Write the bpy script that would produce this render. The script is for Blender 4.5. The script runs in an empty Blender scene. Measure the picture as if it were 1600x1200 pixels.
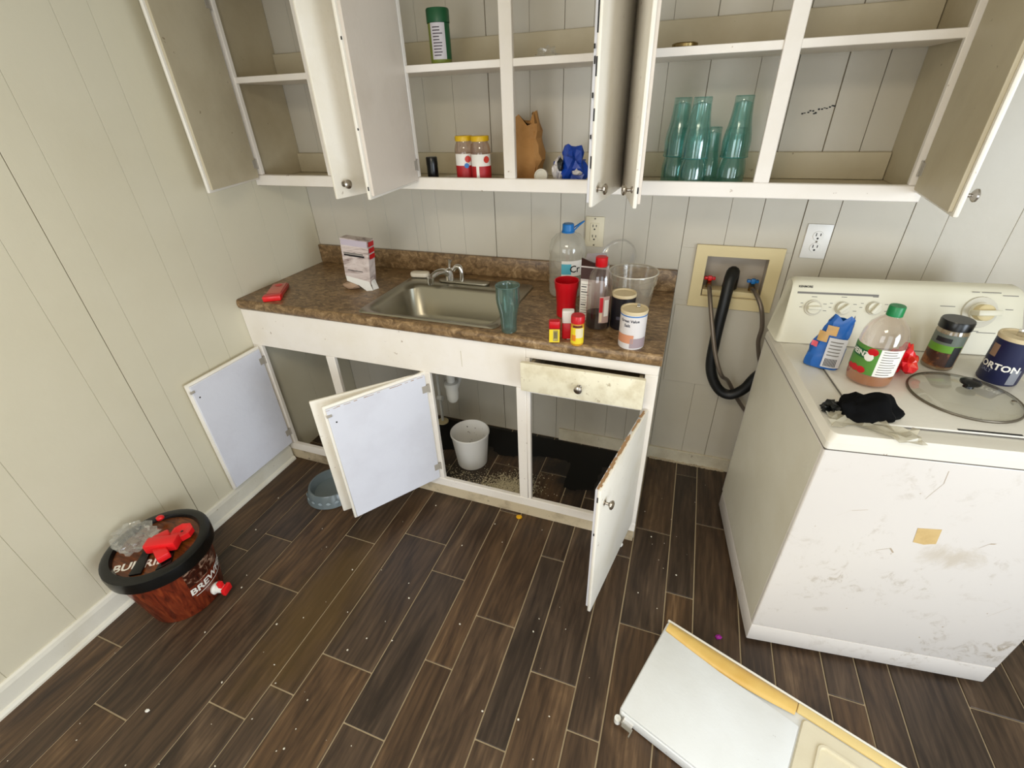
import bpy, bmesh, math, random
from mathutils import Vector, Matrix, noise as mnoise
random.seed(7)
PI = math.pi
sc = bpy.context.scene
C = sc.collection

# ---------------------------------------------------------------- camera, world, light, exposure
CAM = (1.8339, -1.9896, 1.622); YAW, PITCH, ROLL, FPX = -0.3668, -0.552, -0.0389, 719.087
cy_, sy_, cp_, sp_ = math.cos(YAW), math.sin(YAW), math.cos(PITCH), math.sin(PITCH)
fwd = Vector((sy_*cp_, cy_*cp_, sp_)); right = Vector((cy_, -sy_, 0)); up = right.cross(fwd)
r2 = right*math.cos(ROLL) + up*math.sin(ROLL); u2 = -right*math.sin(ROLL) + up*math.cos(ROLL)
cd = bpy.data.cameras.new('camera'); cam = bpy.data.objects.new('camera', cd); C.objects.link(cam)
cam.matrix_world = Matrix(((r2.x, u2.x, -fwd.x, CAM[0]), (r2.y, u2.y, -fwd.y, CAM[1]), (r2.z, u2.z, -fwd.z, CAM[2]), (0, 0, 0, 1)))
cd.sensor_width = 36; cd.lens = 36*FPX/1600; cd.clip_start = 0.02
sc.camera = cam
w = bpy.data.worlds.new('world'); sc.world = w; w.use_nodes = True
w.node_tree.nodes['Background'].inputs[0].default_value = (0.75, 0.85, 1.0, 1)
w.node_tree.nodes['Background'].inputs[1].default_value = 1.0
def area(name, loc, target, sx, sy, power, col):
    l = bpy.data.lights.new(name, 'AREA'); l.shape = 'RECTANGLE'; l.size = sx; l.size_y = sy; l.energy = power; l.color = col
    o = bpy.data.objects.new(name, l); C.objects.link(o); o.location = loc
    o.rotation_euler = (Vector(target)-Vector(loc)).to_track_quat('-Z', 'Z').to_euler()
    return o
area('doorway_daylight', (2.75, -3.38, 1.0), (2.6, 0, 0.95), 1.0, 1.9, 13, (0.78, 0.88, 1.0))
area('rear_fill_light', (0.95, -3.38, 1.3), (1.2, 0, 0.9), 1.1, 1.1, 15, (0.88, 0.93, 1.0))  # added unseen light at the rear, evens out the room lighting
area('right_fill_light', (3.95, -2.3, 1.15), (0, -1.5, 0.8), 1.2, 1.3, 46, (0.78, 0.88, 1.0))  # added unseen fill from the right, brightens the left wall
area('ceiling_lamp', (1.6, -2.3, 2.33), (1.6, -2.25, 0), 0.6, 0.6, 17, (1.0, 0.88, 0.68))
sc.view_settings.view_transform = 'Standard'; sc.view_settings.look = 'None'
sc.view_settings.gamma = 1.0; sc.view_settings.use_curve_mapping = False
sc.view_settings.exposure = 0.17
try:
    sc.cycles.use_denoising = True; sc.cycles.max_bounces = 10; sc.cycles.transparent_max_bounces = 24
except Exception: pass

# ---------------------------------------------------------------- materials
def S(r, g, b):
    f = lambda c: (c/255/12.92) if c/255 <= 0.04045 else ((c/255+0.055)/1.055)**2.4
    return (f(r), f(g), f(b), 1)
MATS = {}
def newmat(name):
    m = bpy.data.materials.new(name); m.use_nodes = True; nt = m.node_tree
    return m, nt, nt.nodes['Principled BSDF']
def plain(name, col, rough=0.5, metal=0.0, spec=0.5, emit=None):
    if name in MATS: return MATS[name]
    m, nt, b = newmat(name)
    b.inputs['Base Color'].default_value = col; b.inputs['Roughness'].default_value = rough
    b.inputs['Metallic'].default_value = metal; b.inputs['Specular IOR Level'].default_value = spec
    MATS[name] = m; return m
def nd(nt, t, **kw):
    n = nt.nodes.new(t)
    for k, v in kw.items():
        if hasattr(n, k): setattr(n, k, v)
        else: n.inputs[k].default_value = v
    return n
def coords(nt, world=False, scale=(1, 1, 1)):
    if world:
        g = nd(nt, 'ShaderNodeNewGeometry'); out = g.outputs['Position']
    else:
        g = nd(nt, 'ShaderNodeTexCoord'); out = g.outputs['Object']
    mp = nd(nt, 'ShaderNodeMapping'); mp.inputs['Scale'].default_value = scale
    nt.links.new(out, mp.inputs['Vector']); return mp.outputs['Vector']
def ramp(nt, fac, stops):
    r = nd(nt, 'ShaderNodeValToRGB'); e = r.color_ramp.elements
    while len(e) < len(stops): e.new(0.5)
    for el, (p, c) in zip(e, stops): el.position = p; el.color = c
    nt.links.new(fac, r.inputs[0]); return r.outputs[0]
def mixc(nt, fac, a, b):
    m = nd(nt, 'ShaderNodeMix', data_type='RGBA')
    for sock, v in ((m.inputs[0], fac), (m.inputs[6], a), (m.inputs[7], b)):
        if hasattr(v, 'is_linked') or hasattr(v, 'links'): nt.links.new(v, sock)
        else: sock.default_value = v
    return m.outputs[2]
def mth(nt, op, a, b=None, clamp=False):
    m = nd(nt, 'ShaderNodeMath', operation=op, use_clamp=clamp)
    for i, v in enumerate((a, b)):
        if v is None: continue
        if hasattr(v, 'links'): nt.links.new(v, m.inputs[i])
        else: m.inputs[i].default_value = v
    return m.outputs[0]
def noise(nt, vec, scale, detail=4, rough=0.55, dist=0.0):
    n = nd(nt, 'ShaderNodeTexNoise'); n.inputs['Scale'].default_value = scale; n.inputs['Detail'].default_value = detail
    n.inputs['Roughness'].default_value = rough; n.inputs['Distortion'].default_value = dist
    nt.links.new(vec, n.inputs['Vector']); return n.outputs['Fac']
def paint(name, base, dirt, amount=0.5, rough=0.4, scale=3.0, speck=0.0, speck_col=None, bump=0.05, world=True):
    """old painted surface: blotches of grime and small specks"""
    if name in MATS: return MATS[name]
    m, nt, b = newmat(name)
    v = coords(nt, world)
    n1 = noise(nt, v, scale, 6, 0.6)
    f = ramp(nt, n1, [(0.45, (0, 0, 0, 1)), (0.75, (amount,)*3+(1,))])
    col = mixc(nt, f, base, dirt)
    if speck:
        n2 = noise(nt, v, 38, 3, 0.6)
        f2 = ramp(nt, n2, [(0.72-speck*0.12, (0, 0, 0, 1)), (0.76, (0.8,)*3+(1,))])
        col = mixc(nt, f2, col, speck_col or dirt)
    nt.links.new(col, b.inputs['Base Color']); b.inputs['Roughness'].default_value = rough
    if bump:
        bp = nd(nt, 'ShaderNodeBump'); bp.inputs['Strength'].default_value = bump; bp.inputs['Distance'].default_value = 0.01
        nt.links.new(noise(nt, v, 60, 3), bp.inputs['Height']); nt.links.new(bp.outputs[0], b.inputs['Normal'])
    MATS[name] = m; return m
def clear(name, tint, gloss=0.12, rough=0.08, haze=0.0, haze_col=(0.8, 0.8, 0.8, 1)):
    """thin clear plastic or glass wall: tinted see-through plus a reflective sheen and some milkiness"""
    if name in MATS: return MATS[name]
    m, nt, b = newmat(name); nt.nodes.remove(b)
    out = nt.nodes['Material Output']
    tr = nd(nt, 'ShaderNodeBsdfTransparent'); tr.inputs[0].default_value = tint
    gl = nd(nt, 'ShaderNodeBsdfGlossy'); gl.inputs['Roughness'].default_value = rough; gl.inputs['Color'].default_value = (0.95, 0.97, 0.97, 1)
    lw = nd(nt, 'ShaderNodeLayerWeight'); lw.inputs[0].default_value = 0.35
    fac = mth(nt, 'ADD', mth(nt, 'MULTIPLY', lw.outputs['Facing'], 0.35), gloss, True)
    mx = nd(nt, 'ShaderNodeMixShader'); nt.links.new(fac, mx.inputs[0]); nt.links.new(tr.outputs[0], mx.inputs[1]); nt.links.new(gl.outputs[0], mx.inputs[2])
    res = mx.outputs[0]
    if haze:
        df = nd(nt, 'ShaderNodeBsdfDiffuse'); df.inputs[0].default_value = haze_col
        m2 = nd(nt, 'ShaderNodeMixShader'); m2.inputs[0].default_value = haze
        nt.links.new(res, m2.inputs[1]); nt.links.new(df.outputs[0], m2.inputs[2]); res = m2.outputs[0]
    nt.links.new(res, out.inputs[0]); MATS[name] = m; return m

M_wall = paint('wall_paint', S(206, 199, 184), S(190, 181, 160), 0.5, 0.34, 1.6, bump=0.04)
M_wallL = paint('left_wall_paint', S(218, 211, 188), S(206, 197, 170), 0.5, 0.36, 1.4, bump=0.04)
M_joint = plain('panel_joint', S(136, 126, 104), 0.8)
M_jointL = plain('painted_joint', S(205, 197, 172), 0.7)
M_ceil = plain('ceiling_paint', S(225, 220, 205), 0.8)
M_cab = paint('cabinet_paint', S(247, 240, 231), S(230, 219, 196), 0.45, 0.38, 4, 0.1, S(150, 120, 85))
M_cabin = paint('cabinet_inside', S(200, 188, 160), S(168, 152, 118), 0.6, 0.5, 3, 0.10, S(120, 100, 70))
M_door = paint('door_paint', S(242, 236, 224), S(222, 212, 188), 0.5, 0.35, 5, 0.25, S(120, 85, 55))
M_doorin = paint('door_inside_paint', S(228, 229, 238), S(210, 209, 218), 0.5, 0.4, 5, 0.0)
M_doorup = paint('upper_door_inside', S(222, 211, 198), S(200, 186, 168), 0.5, 0.4, 5, 0.0)
M_dirty = paint('dirty_board', S(206, 190, 160), S(110, 90, 66), 0.8, 0.6, 9, 0.6, S(80, 60, 40))
M_drawer = paint('drawer_paint', S(238, 230, 204), S(180, 160, 115), 0.6, 0.4, 14, 0.7, S(140, 115, 75))
M_base = paint('baseboard_paint', S(224, 216, 194), S(150, 130, 95), 0.5, 0.45, 6, 0.4, S(110, 85, 55))
M_baseL = paint('baseboard_white', S(228, 224, 210), S(196, 186, 160), 0.5, 0.4, 4, 0.2, S(140, 120, 90))
M_grout = paint('grout', S(186, 168, 138), S(146, 128, 102), 0.6, 0.9, 5)
M_chrome = plain('chrome', (0.75, 0.73, 0.70, 1), 0.16, 1.0)
M_steel = plain('brushed_steel', S(166, 161, 146), 0.34, 1.0)
M_hinge = plain('tarnished_metal', S(120, 112, 98), 0.4, 0.9)
M_hpaint = plain('painted_hinge', S(176, 168, 156), 0.45)
M_knob = plain('worn_nickel', S(176, 168, 158), 0.25, 1.0)
M_black = plain('black_plastic', S(7, 8, 8), 0.28)
M_blackcloth = plain('black_cloth', S(5, 5, 6), 0.9, spec=0.15)
M_rubber = plain('black_rubber', S(14, 15, 16), 0.45)
M_white = plain('white_plastic', S(232, 230, 222), 0.4)
M_enamel_side = paint('washer_enamel_side', S(226, 221, 205), S(205, 196, 172), 0.5, 0.3, 3, 0.0)
M_console = plain('console_plastic', S(226, 221, 200), 0.4)
M_cream = plain('cream_plastic', S(226, 208, 160), 0.5)
M_red = plain('red_plastic', S(196, 14, 26), 0.3)
M_redb = plain('bright_red_plastic', S(226, 30, 34), 0.3)
M_blue = plain('blue_plastic', S(20, 112, 184), 0.35)
M_green = plain('green_cap', S(12, 128, 70), 0.35)
M_dgreen = plain('dark_green_cap', S(14, 78, 42), 0.4)
M_yellow = plain('yellow_lid', S(222, 180, 20), 0.35)
M_paperw = plain('paper_white', S(232, 228, 220), 0.6)
M_ink = plain('print_black', S(24, 22, 24), 0.6)
M_inkgrey = plain('print_grey', S(120, 116, 110), 0.6)
M_inkwhite = plain('print_white', S(240, 236, 226), 0.6)
M_wood = plain('bare_wood', S(176, 140, 96), 0.7)

def counter_mat():
    m, nt, b = newmat('brown_laminate')
    v = coords(nt, True, (1.0, 1.6, 1.3))
    n1 = noise(nt, v, 30, 6, 0.7, 0.9); n2 = noise(nt, v, 7, 4, 0.6, 0.8)
    c1 = ramp(nt, n1, [(0.30, S(58, 42, 26)), (0.45, S(112, 86, 56)), (0.56, S(150, 121, 84)), (0.70, S(198, 168, 128))])
    c2 = ramp(nt, n2, [(0.4, S(96, 72, 44)), (0.65, S(158, 128, 90))])
    nt.links.new(mixc(nt, 0.25, c1, c2), b.inputs['Base Color']); b.inputs['Roughness'].default_value = 0.36
    return m
M_counter = counter_mat()

def plank_mat():
    m, nt, b = newmat('dark_wood_plank')
    oi = nd(nt, 'ShaderNodeObjectInfo'); g = nd(nt, 'ShaderNodeNewGeometry')
    off = nd(nt, 'ShaderNodeCombineXYZ')
    nt.links.new(mth(nt, 'MULTIPLY', oi.outputs['Random'], 37.0), off.inputs[0]); nt.links.new(mth(nt, 'MULTIPLY', oi.outputs['Random'], 91.0), off.inputs[1])
    ad = nd(nt, 'ShaderNodeVectorMath', operation='ADD'); nt.links.new(g.outputs['Position'], ad.inputs[0]); nt.links.new(off.outputs[0], ad.inputs[1])
    mp = nd(nt, 'ShaderNodeMapping'); mp.inputs['Scale'].default_value = (13, 2.2, 1); nt.links.new(ad.outputs[0], mp.inputs[0])
    n1 = noise(nt, mp.outputs[0], 1.0, 5, 0.6, 1.2)
    mp2 = nd(nt, 'ShaderNodeMapping'); mp2.inputs['Scale'].default_value = (6, 1.7, 1); nt.links.new(ad.outputs[0], mp2.inputs[0])
    wv = nd(nt, 'ShaderNodeTexWave', wave_type='BANDS', bands_direction='X'); wv.inputs['Scale'].default_value = 2.2; wv.inputs['Distortion'].default_value = 9.0
    wv.inputs['Detail'].default_value = 2.5; wv.inputs['Detail Scale'].default_value = 0.8; nt.links.new(mp2.outputs[0], wv.inputs['Vector'])
    fine = nd(nt, 'ShaderNodeMapping'); fine.inputs['Scale'].default_value = (160, 7, 1); nt.links.new(ad.outputs[0], fine.inputs[0])
    n3 = noise(nt, fine.outputs[0], 1.0, 3, 0.6)
    f = mth(nt, 'ADD', mth(nt, 'ADD', mth(nt, 'MULTIPLY', n1, 0.72), mth(nt, 'MULTIPLY', wv.outputs['Fac'], 0.06)), mth(nt, 'MULTIPLY', n3, 0.26))
    col = ramp(nt, f, [(0.30, S(38, 26, 15)), (0.46, S(60, 44, 30)), (0.60, S(84, 64, 45)), (0.78, S(122, 98, 72))])
    hsv = nd(nt, 'ShaderNodeHueSaturation'); nt.links.new(col, hsv.inputs['Color'])
    nt.links.new(mth(nt, 'ADD', mth(nt, 'MULTIPLY', oi.outputs['Random'], 0.5), 0.72), hsv.inputs['Value'])
    nt.links.new(mth(nt, 'ADD', mth(nt, 'MULTIPLY', oi.outputs['Random'], 0.25), 0.85), hsv.inputs['Saturation'])
    col = hsv.outputs[0]
    def blot(cx, cy, sx, sy, soft, colr, amt, col):
        mp = nd(nt, 'ShaderNodeMapping'); mp.inputs['Location'].default_value = (-cx/sx, -cy/sy, 0); mp.inputs['Scale'].default_value = (1/sx, 1/sy, 0)
        nt.links.new(g.outputs['Position'], mp.inputs[0])
        ln = nd(nt, 'ShaderNodeVectorMath', operation='LENGTH'); nt.links.new(mp.outputs[0], ln.inputs[0])
        n = noise(nt, g.outputs['Position'], 9, 4, 0.6)
        d = mth(nt, 'ADD', ln.outputs['Value'], mth(nt, 'MULTIPLY', mth(nt, 'SUBTRACT', n, 0.5), 1.0))
        fac = ramp(nt, d, [(max(0, 0.9-soft), (amt,)*3+(1,)), (1.0, (0, 0, 0, 1))])
        return mixc(nt, fac, col, colr)
    col = blot(0.74, -1.27, 0.17, 0.42, 0.5, S(84, 62, 18), 0.6, col)       # old yellow spill
    col = blot(1.52, -0.22, 0.20, 0.22, 0.3, S(10, 9, 8), 0.92, col)         # black stains plus shade painted into the floor inside the base cabinet
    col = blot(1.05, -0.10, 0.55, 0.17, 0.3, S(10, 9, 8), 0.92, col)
    col = blot(0.95, -0.42, 0.16, 0.22, 0.4, S(30, 24, 18), 0.7, col)
    nt.links.new(col, b.inputs['Base Color'])
    nt.links.new(mth(nt, 'ADD', mth(nt, 'MULTIPLY', n1, 0.25), 0.34), b.inputs['Roughness'])
    bp = nd(nt, 'ShaderNodeBump'); bp.inputs['Strength'].default_value = 0.15; bp.inputs['Distance'].default_value = 0.004
    nt.links.new(f, bp.inputs['Height']); nt.links.new(bp.outputs[0], b.inputs['Normal'])
    return m
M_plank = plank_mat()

def washer_front_mat():
    m, nt, b = newmat('washer_enamel_worn')
    v = coords(nt, False); g = nd(nt, 'ShaderNodeTexCoord')
    n1 = noise(nt, v, 7, 8, 0.72, 0.6); n2 = noise(nt, v, 24, 5, 0.7, 1.0); n3 = noise(nt, v, 2.2, 3, 0.5)
    f = mth(nt, 'MULTIPLY', ramp(nt, n1, [(0.50, (0, 0, 0, 1)), (0.64, (1, 1, 1, 1))]), ramp(nt, n2, [(0.5, (0, 0, 0, 1)), (0.62, (1, 1, 1, 1))]))
    f = mth(nt, 'MULTIPLY', f, ramp(nt, n3, [(0.38, (0, 0, 0, 1)), (0.60, (0.8,)*3+(1,))]))
    col = mixc(nt, f, S(216, 209, 202), S(150, 132, 104))
    mp = nd(nt, 'ShaderNodeMapping'); mp.inputs['Location'].default_value = (-0.40/0.10, 0, -0.545/0.06); mp.inputs['Scale'].default_value = (1/0.10, 0, 1/0.06)
    nt.links.new(g.outputs['Object'], mp.inputs[0]); ln = nd(nt, 'ShaderNodeVectorMath', operation='LENGTH'); nt.links.new(mp.outputs[0], ln.inputs[0])
    d = mth(nt, 'ADD', ln.outputs['Value'], mth(nt, 'MULTIPLY', mth(nt, 'SUBTRACT', n1, 0.5), 3.4))
    fs = ramp(nt, d, [(0.2, (0.42,)*3+(1,)), (0.8, (0, 0, 0, 1))])
    col = mixc(nt, fs, col, S(172, 154, 122))
    nt.links.new(col, b.inputs['Base Color']); b.inputs['Roughness'].default_value = 0.3
    return m
M_washer = washer_front_mat()

def woodprint_mat(name, dark, mid, light, scale=(3, 3, 22)):
    m, nt, b = newmat(name); v = coords(nt, False, scale)
    n = noise(nt, v, 2.2, 5, 0.6, 1.2)
    nt.links.new(ramp(nt, n, [(0.3, dark), (0.5, mid), (0.72, light)]), b.inputs['Base Color']); b.inputs['Roughness'].default_value = 0.3
    return m
M_bucket = woodprint_mat('wood_print_label', S(58, 16, 8), S(120, 44, 22), S(160, 72, 36), (24, 24, 3))
M_bucketlid = woodprint_mat('wood_print_lid', S(44, 18, 8), S(108, 56, 22), S(136, 76, 30), (6, 30, 3))
M_grad = woodprint_mat('carton_print', S(120, 96, 92), S(206, 190, 184), S(226, 214, 210), (4, 4, 14))

# ---------------------------------------------------------------- mesh helpers
class MB:
    def __init__(s): s.v = []; s.f = []
    def add(s, vs, fs):
        o = len(s.v); s.v += [tuple(p) for p in vs]; s.f += [tuple(i+o for i in f) for f in fs]; return s
    def box(s, x0, x1, y0, y1, z0, z1):
        return s.add([(x0, y0, z0), (x1, y0, z0), (x1, y1, z0), (x0, y1, z0), (x0, y0, z1), (x1, y0, z1), (x1, y1, z1), (x0, y1, z1)],
                     [(0, 3, 2, 1), (4, 5, 6, 7), (0, 1, 5, 4), (1, 2, 6, 5), (2, 3, 7, 6), (3, 0, 4, 7)])
    def prism(s, poly, z0, z1):
        n = len(poly)
        return s.add([(x, y, z0) for x, y in poly]+[(x, y, z1) for x, y in poly],
                     [tuple(range(n-1, -1, -1)), tuple(range(n, 2*n))]+[(i, (i+1) % n, n+(i+1) % n, n+i) for i in range(n)])
    def lathe(s, prof, seg=28, c=(0, 0, 0), a0=0.0, a1=2*PI, sx=1.0, sy=1.0, flute=None):
        full = abs(a1-a0-2*PI) < 1e-6; n = seg if full else seg+1; vs = []; fs = []
        for r, z in prof:
            for i in range(n):
                a = a0+(a1-a0)*i/seg; rr = r
                if flute: rr = r*(1+flute(a, z))
                vs.append((c[0]+rr*sx*math.cos(a), c[1]+rr*sy*math.sin(a), c[2]+z))
        for k in range(len(prof)-1):
            for i in range(seg):
                j = (i+1) % n
                fs.append((k*n+i, k*n+j, (k+1)*n+j, (k+1)*n+i))
        return s.add(vs, fs)
    def tube(s, pts, r, seg=10, caps=True):
        P = [Vector(p) for p in pts]; R = r if isinstance(r, (list, tuple)) else [r]*len(P); vs = []; fs = []
        prev = None
        for i, p in enumerate(P):
            t = (P[min(i+1, len(P)-1)]-P[max(i-1, 0)]).normalized()
            if prev is None: n = t.orthogonal().normalized()
            else: n = (prev-t*prev.dot(t)).normalized()
            prev = n; b = t.cross(n)
            for k in range(seg):
                a = 2*PI*k/seg; vs.append(p+(n*math.cos(a)+b*math.sin(a))*R[i])
        for i in range(len(P)-1):
            for k in range(seg): fs.append((i*seg+k, i*seg+(k+1) % seg, (i+1)*seg+(k+1) % seg, (i+1)*seg+k))
        if caps: fs += [tuple(range(seg-1, -1, -1)), tuple(range((len(P)-1)*seg, len(P)*seg))]
        return s.add(vs, fs)
    def xf(s, M): s.v = [tuple(M @ Vector(p)) for p in s.v]; return s
    def jitter(s, a, seed=0):
        rnd = random.Random(seed); s.v = [(x+rnd.uniform(-a, a), y+rnd.uniform(-a, a), z+rnd.uniform(-a, a)) for x, y, z in s.v]; return s
    def build(s, name, mat, parent=None, smooth=True, bevel=0.0, loc=None, rot=None, bseg=2, ang=38, solid=0.0):
        me = bpy.data.meshes.new(name)
        if bevel or solid:
            bm = bmesh.new(); vv = [bm.verts.new(p) for p in s.v]
            for f in s.f:
                try: bm.faces.new([vv[i] for i in f])
                except ValueError: pass
            bm.normal_update()
            if bevel:
                es = [e for e in bm.edges if len(e.link_faces) == 2 and e.calc_face_angle(0) > 0.6]
                bmesh.ops.bevel(bm, geom=es, offset=bevel, segments=bseg, affect='EDGES', profile=0.5, clamp_overlap=True)
            if solid: bmesh.ops.solidify(bm, geom=bm.faces[:], thickness=solid)
            bm.to_mesh(me); bm.free()
        else: me.from_pydata(s.v, [], s.f)
        me.materials.append(mat)
        if smooth:
            me.shade_smooth(); me.set_sharp_from_angle(angle=math.radians(ang))
        me.update()
        o = bpy.data.objects.new(name, me); C.objects.link(o)
        if parent: o.parent = parent
        if loc: o.location = loc
        if rot: o.rotation_euler = rot
        return o
def box(x0, x1, y0, y1, z0, z1): return MB().box(x0, x1, y0, y1, z0, z1)
def tag(o, label, cat, group=None):
    o['label'] = label; o['category'] = cat
    if group: o['group'] = group
    return o
def thing(name, label, cat, loc=(0, 0, 0), rz=0.0, group=None):
    o = bpy.data.objects.new(name, None); o.empty_display_size = 0.05; C.objects.link(o); o.location = loc; o.rotation_euler = (0, 0, rz)
    return tag(o, label, cat, group)
def struct(o): o['kind'] = 'structure'; return o
def stuff(o): o['kind'] = 'stuff'; return o
def copy_tree(o, parent=None):
    c = o.copy(); C.objects.link(c)
    if parent: c.parent = parent
    for ch in list(o.children): copy_tree(ch, c)
    return c
def spline(pts, n=8):
    P = [Vector(p) for p in pts]; P = [P[0]]+P+[P[-1]]; out = []
    for i in range(1, len(P)-2):
        for k in range(n):
            t = k/n; a, b, c, d = P[i-1], P[i], P[i+1], P[i+2]
            out.append(0.5*((2*b)+(c-a)*t+(2*a-5*b+4*c-d)*t*t+(3*b-a-3*c+d)*t**3))
    out.append(P[-2]); return out
def rrect(x0, x1, y0, y1, r, n=5):
    out = []
    for cx, cy, a in ((x1-r, y1-r, 0), (x0+r, y1-r, PI/2), (x0+r, y0+r, PI), (x1-r, y0+r, 1.5*PI)):
        for k in range(n+1): out.append((cx+r*math.cos(a+PI/2*k/n), cy+r*math.sin(a+PI/2*k/n)))
    return out
def ico(r, sub=2, sc_=(1, 1, 1), amp=0.0, freq=8.0, seed=0, cut=None):
    bm = bmesh.new(); bmesh.ops.create_icosphere(bm, subdivisions=sub, radius=1.0); vs = []
    for v in bm.verts:
        p = v.co.copy(); d = 1+amp*mnoise.noise(p*freq+Vector((seed, seed*1.7, 0)))
        q = Vector((p.x*sc_[0], p.y*sc_[1], p.z*sc_[2]))*r*d
        if cut is not None and q.z < cut: q.z = cut
        vs.append(tuple(q))
    fs = [tuple(v.index for v in f.verts) for f in bm.faces]; bm.free()
    m = MB(); m.add(vs, fs); return m
def text_mesh(s, size, align='CENTER', bold=0.0):
    cu = bpy.data.curves.new('lettering', 'FONT'); cu.body = s; cu.size = size; cu.align_x = align; cu.align_y = 'CENTER'; cu.offset = bold; cu.resolution_u = 2
    o = bpy.data.objects.new('lettering', cu); C.objects.link(o)
    dg = bpy.context.evaluated_depsgraph_get(); me = bpy.data.meshes.new_from_object(o.evaluated_get(dg))
    m = MB(); m.add([tuple(v.co) for v in me.vertices], [tuple(p.vertices) for p in me.polygons])
    bpy.data.objects.remove(o); bpy.data.curves.remove(cu); bpy.data.meshes.remove(me); return m
def flat_map(m, o, ux, uy):
    o, ux, uy = Vector(o), Vector(ux), Vector(uy); m.v = [tuple(o+ux*x+uy*y) for x, y, z in m.v]; return m
def cyl_map(m, r, ang, z0, rfun=None, c=(0, 0)):
    out = []
    for x, y, z in m.v:
        rr = rfun(z0+y) if rfun else r
        a = ang+x/rr; out.append((c[0]+rr*math.cos(a), c[1]+rr*math.sin(a), z0+y))
    m.v = out; return m
def cyl_patch(r, a0, a1, z0, z1, c=(0, 0, 0), seg=14, rt=None):
    return MB().lathe([(r, z0), (rt or r, z1)], seg, c, a0, a1)
def lines_on_cyl(r, ang, wid, zs, h=0.0025, c=(0, 0, 0), rnd=3):
    m = MB(); q = random.Random(rnd)
    for z in zs:
        ww = wid*q.uniform(0.6, 1.0); m.lathe([(r, z), (r, z+h)], 6, c, ang-wid/2/r, ang-wid/2/r+ww/r)
    return m
VIEW = lambda x, y: math.atan2(CAM[1]-y, CAM[0]-x)      # direction a label faces when turned to the room

# ---------------------------------------------------------------- structure
XR, YF, ZC = 4.05, -3.5, 2.42
fl = struct(box(-0.05, XR, YF, 0.05, -0.06, -0.004).build('floor', M_grout, smooth=False))
cols = [0.0, 0.155, 0.257, 0.408, 0.612, 0.765, 0.862, 1.066, 1.214, 1.317, 1.469, 1.568, 1.722, 1.822, 1.970, 2.070, 2.225, 2.325, 2.475, 2.575, 2.673, 2.868, 3.02, 3.12, 3.27, 3.37, 3.57, 3.72, 3.82, 4.04]
known = {0: [-1.628, -0.45, -2.75], 1: [-1.156, -2.2], 2: [-1.057, -1.783, -0.25], 3: [-1.248, -0.5, -2.4], 4: [-1.656, -0.95, -2.5], 5: [-1.55, -0.4, -2.3], 6: [-0.857, -1.409, -2.4],
         7: [-0.988, -1.561, -0.3, -2.5], 8: [-1.311, -0.6, -2.2], 9: [-1.108, -0.29, -2.0], 10: [-0.78, -1.467, -2.5], 11: [-1.229, -0.4, -2.3], 12: [-1.354, -0.677, -2.4],
         13: [-0.506, -0.967, -1.9], 14: [-0.1, -0.787, -1.7], 15: [-0.402, -1.5], 16: [-1.2, -0.3], 17: [-0.6, -1.6], 18: [-0.991, -1.9], 19: [-1.35, -0.4]}
G = 0.0024
for i in range(len(cols)-1):
    x0, x1 = cols[i]+G, cols[i+1]-G
    ys = sorted(known.get(i, [-0.895 if i == 21 else -0.3-random.random()*0.8, -1.5-random.random()*0.8])); ys = [YF]+ys+[0.0]
    for a, b_ in zip(ys[:-1], ys[1:]):
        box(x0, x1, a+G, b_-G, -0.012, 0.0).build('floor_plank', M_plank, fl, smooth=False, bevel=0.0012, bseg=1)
# back wall with the hole for the washer outlet box
wb = MB(); HX0, HX1, HZ0, HZ1 = 1.905, 2.18, 0.875, 1.095
for (x0, x1, z0, z1) in ((-0.1, HX0, -0.05, ZC), (HX1, XR, -0.05, ZC), (HX0, HX1, -0.05, HZ0), (HX0, HX1, HZ1, ZC)): wb.box(x0, x1, 0.006, 0.03, z0, z1)
wb = struct(wb.build('wall_back', M_joint, smooth=False))
gx = [0, 0.13, 0.335, 0.445, 0.605, 0.655, 0.728, 0.862, 1.019, 1.19, 1.321, 1.425, 1.59, 1.69, 1.826, 1.98, 2.09, 2.226, 2.333, 2.545, 2.648, 2.83, 2.95, 3.15, 3.3, 3.5, 3.64, 3.8, XR]
dark = {1.019: 0.0016, 1.321: 0.0008, 2.226: 0.0015, 1.826: 0.0008, 2.333: 0.0010, 2.545: 0.0010, 2.09: 0.0009}
for a, b_ in zip(gx[:-1], gx[1:]):
    ga, gb = dark.get(a, 0.0004), dark.get(b_, 0.0004)
    sp = [(0, ZC)] if (b_ <= HX0 or a >= HX1) else [(0, HZ0), (HZ1, ZC)]
    for z0, z1 in sp: box(a+ga, b_-gb, 0.0, 0.0065, z0, z1).build('wall_board', M_wall, wb, smooth=False, bevel=0.001, bseg=1)
    if len(sp) == 2:
        if a < HX0: box(a+ga, HX0, 0, 0.0065, HZ0, HZ1).build('wall_board', M_wall, wb, smooth=False)
        if b_ > HX1: box(HX1, b_-gb, 0, 0.0065, HZ0, HZ1).build('wall_board', M_wall, wb, smooth=False)
box(1.838, 2.42, -0.004, -0.0002, 0.474, 0.852).build('access_panel', M_wall, wb, smooth=False, bevel=0.001, bseg=1)
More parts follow.
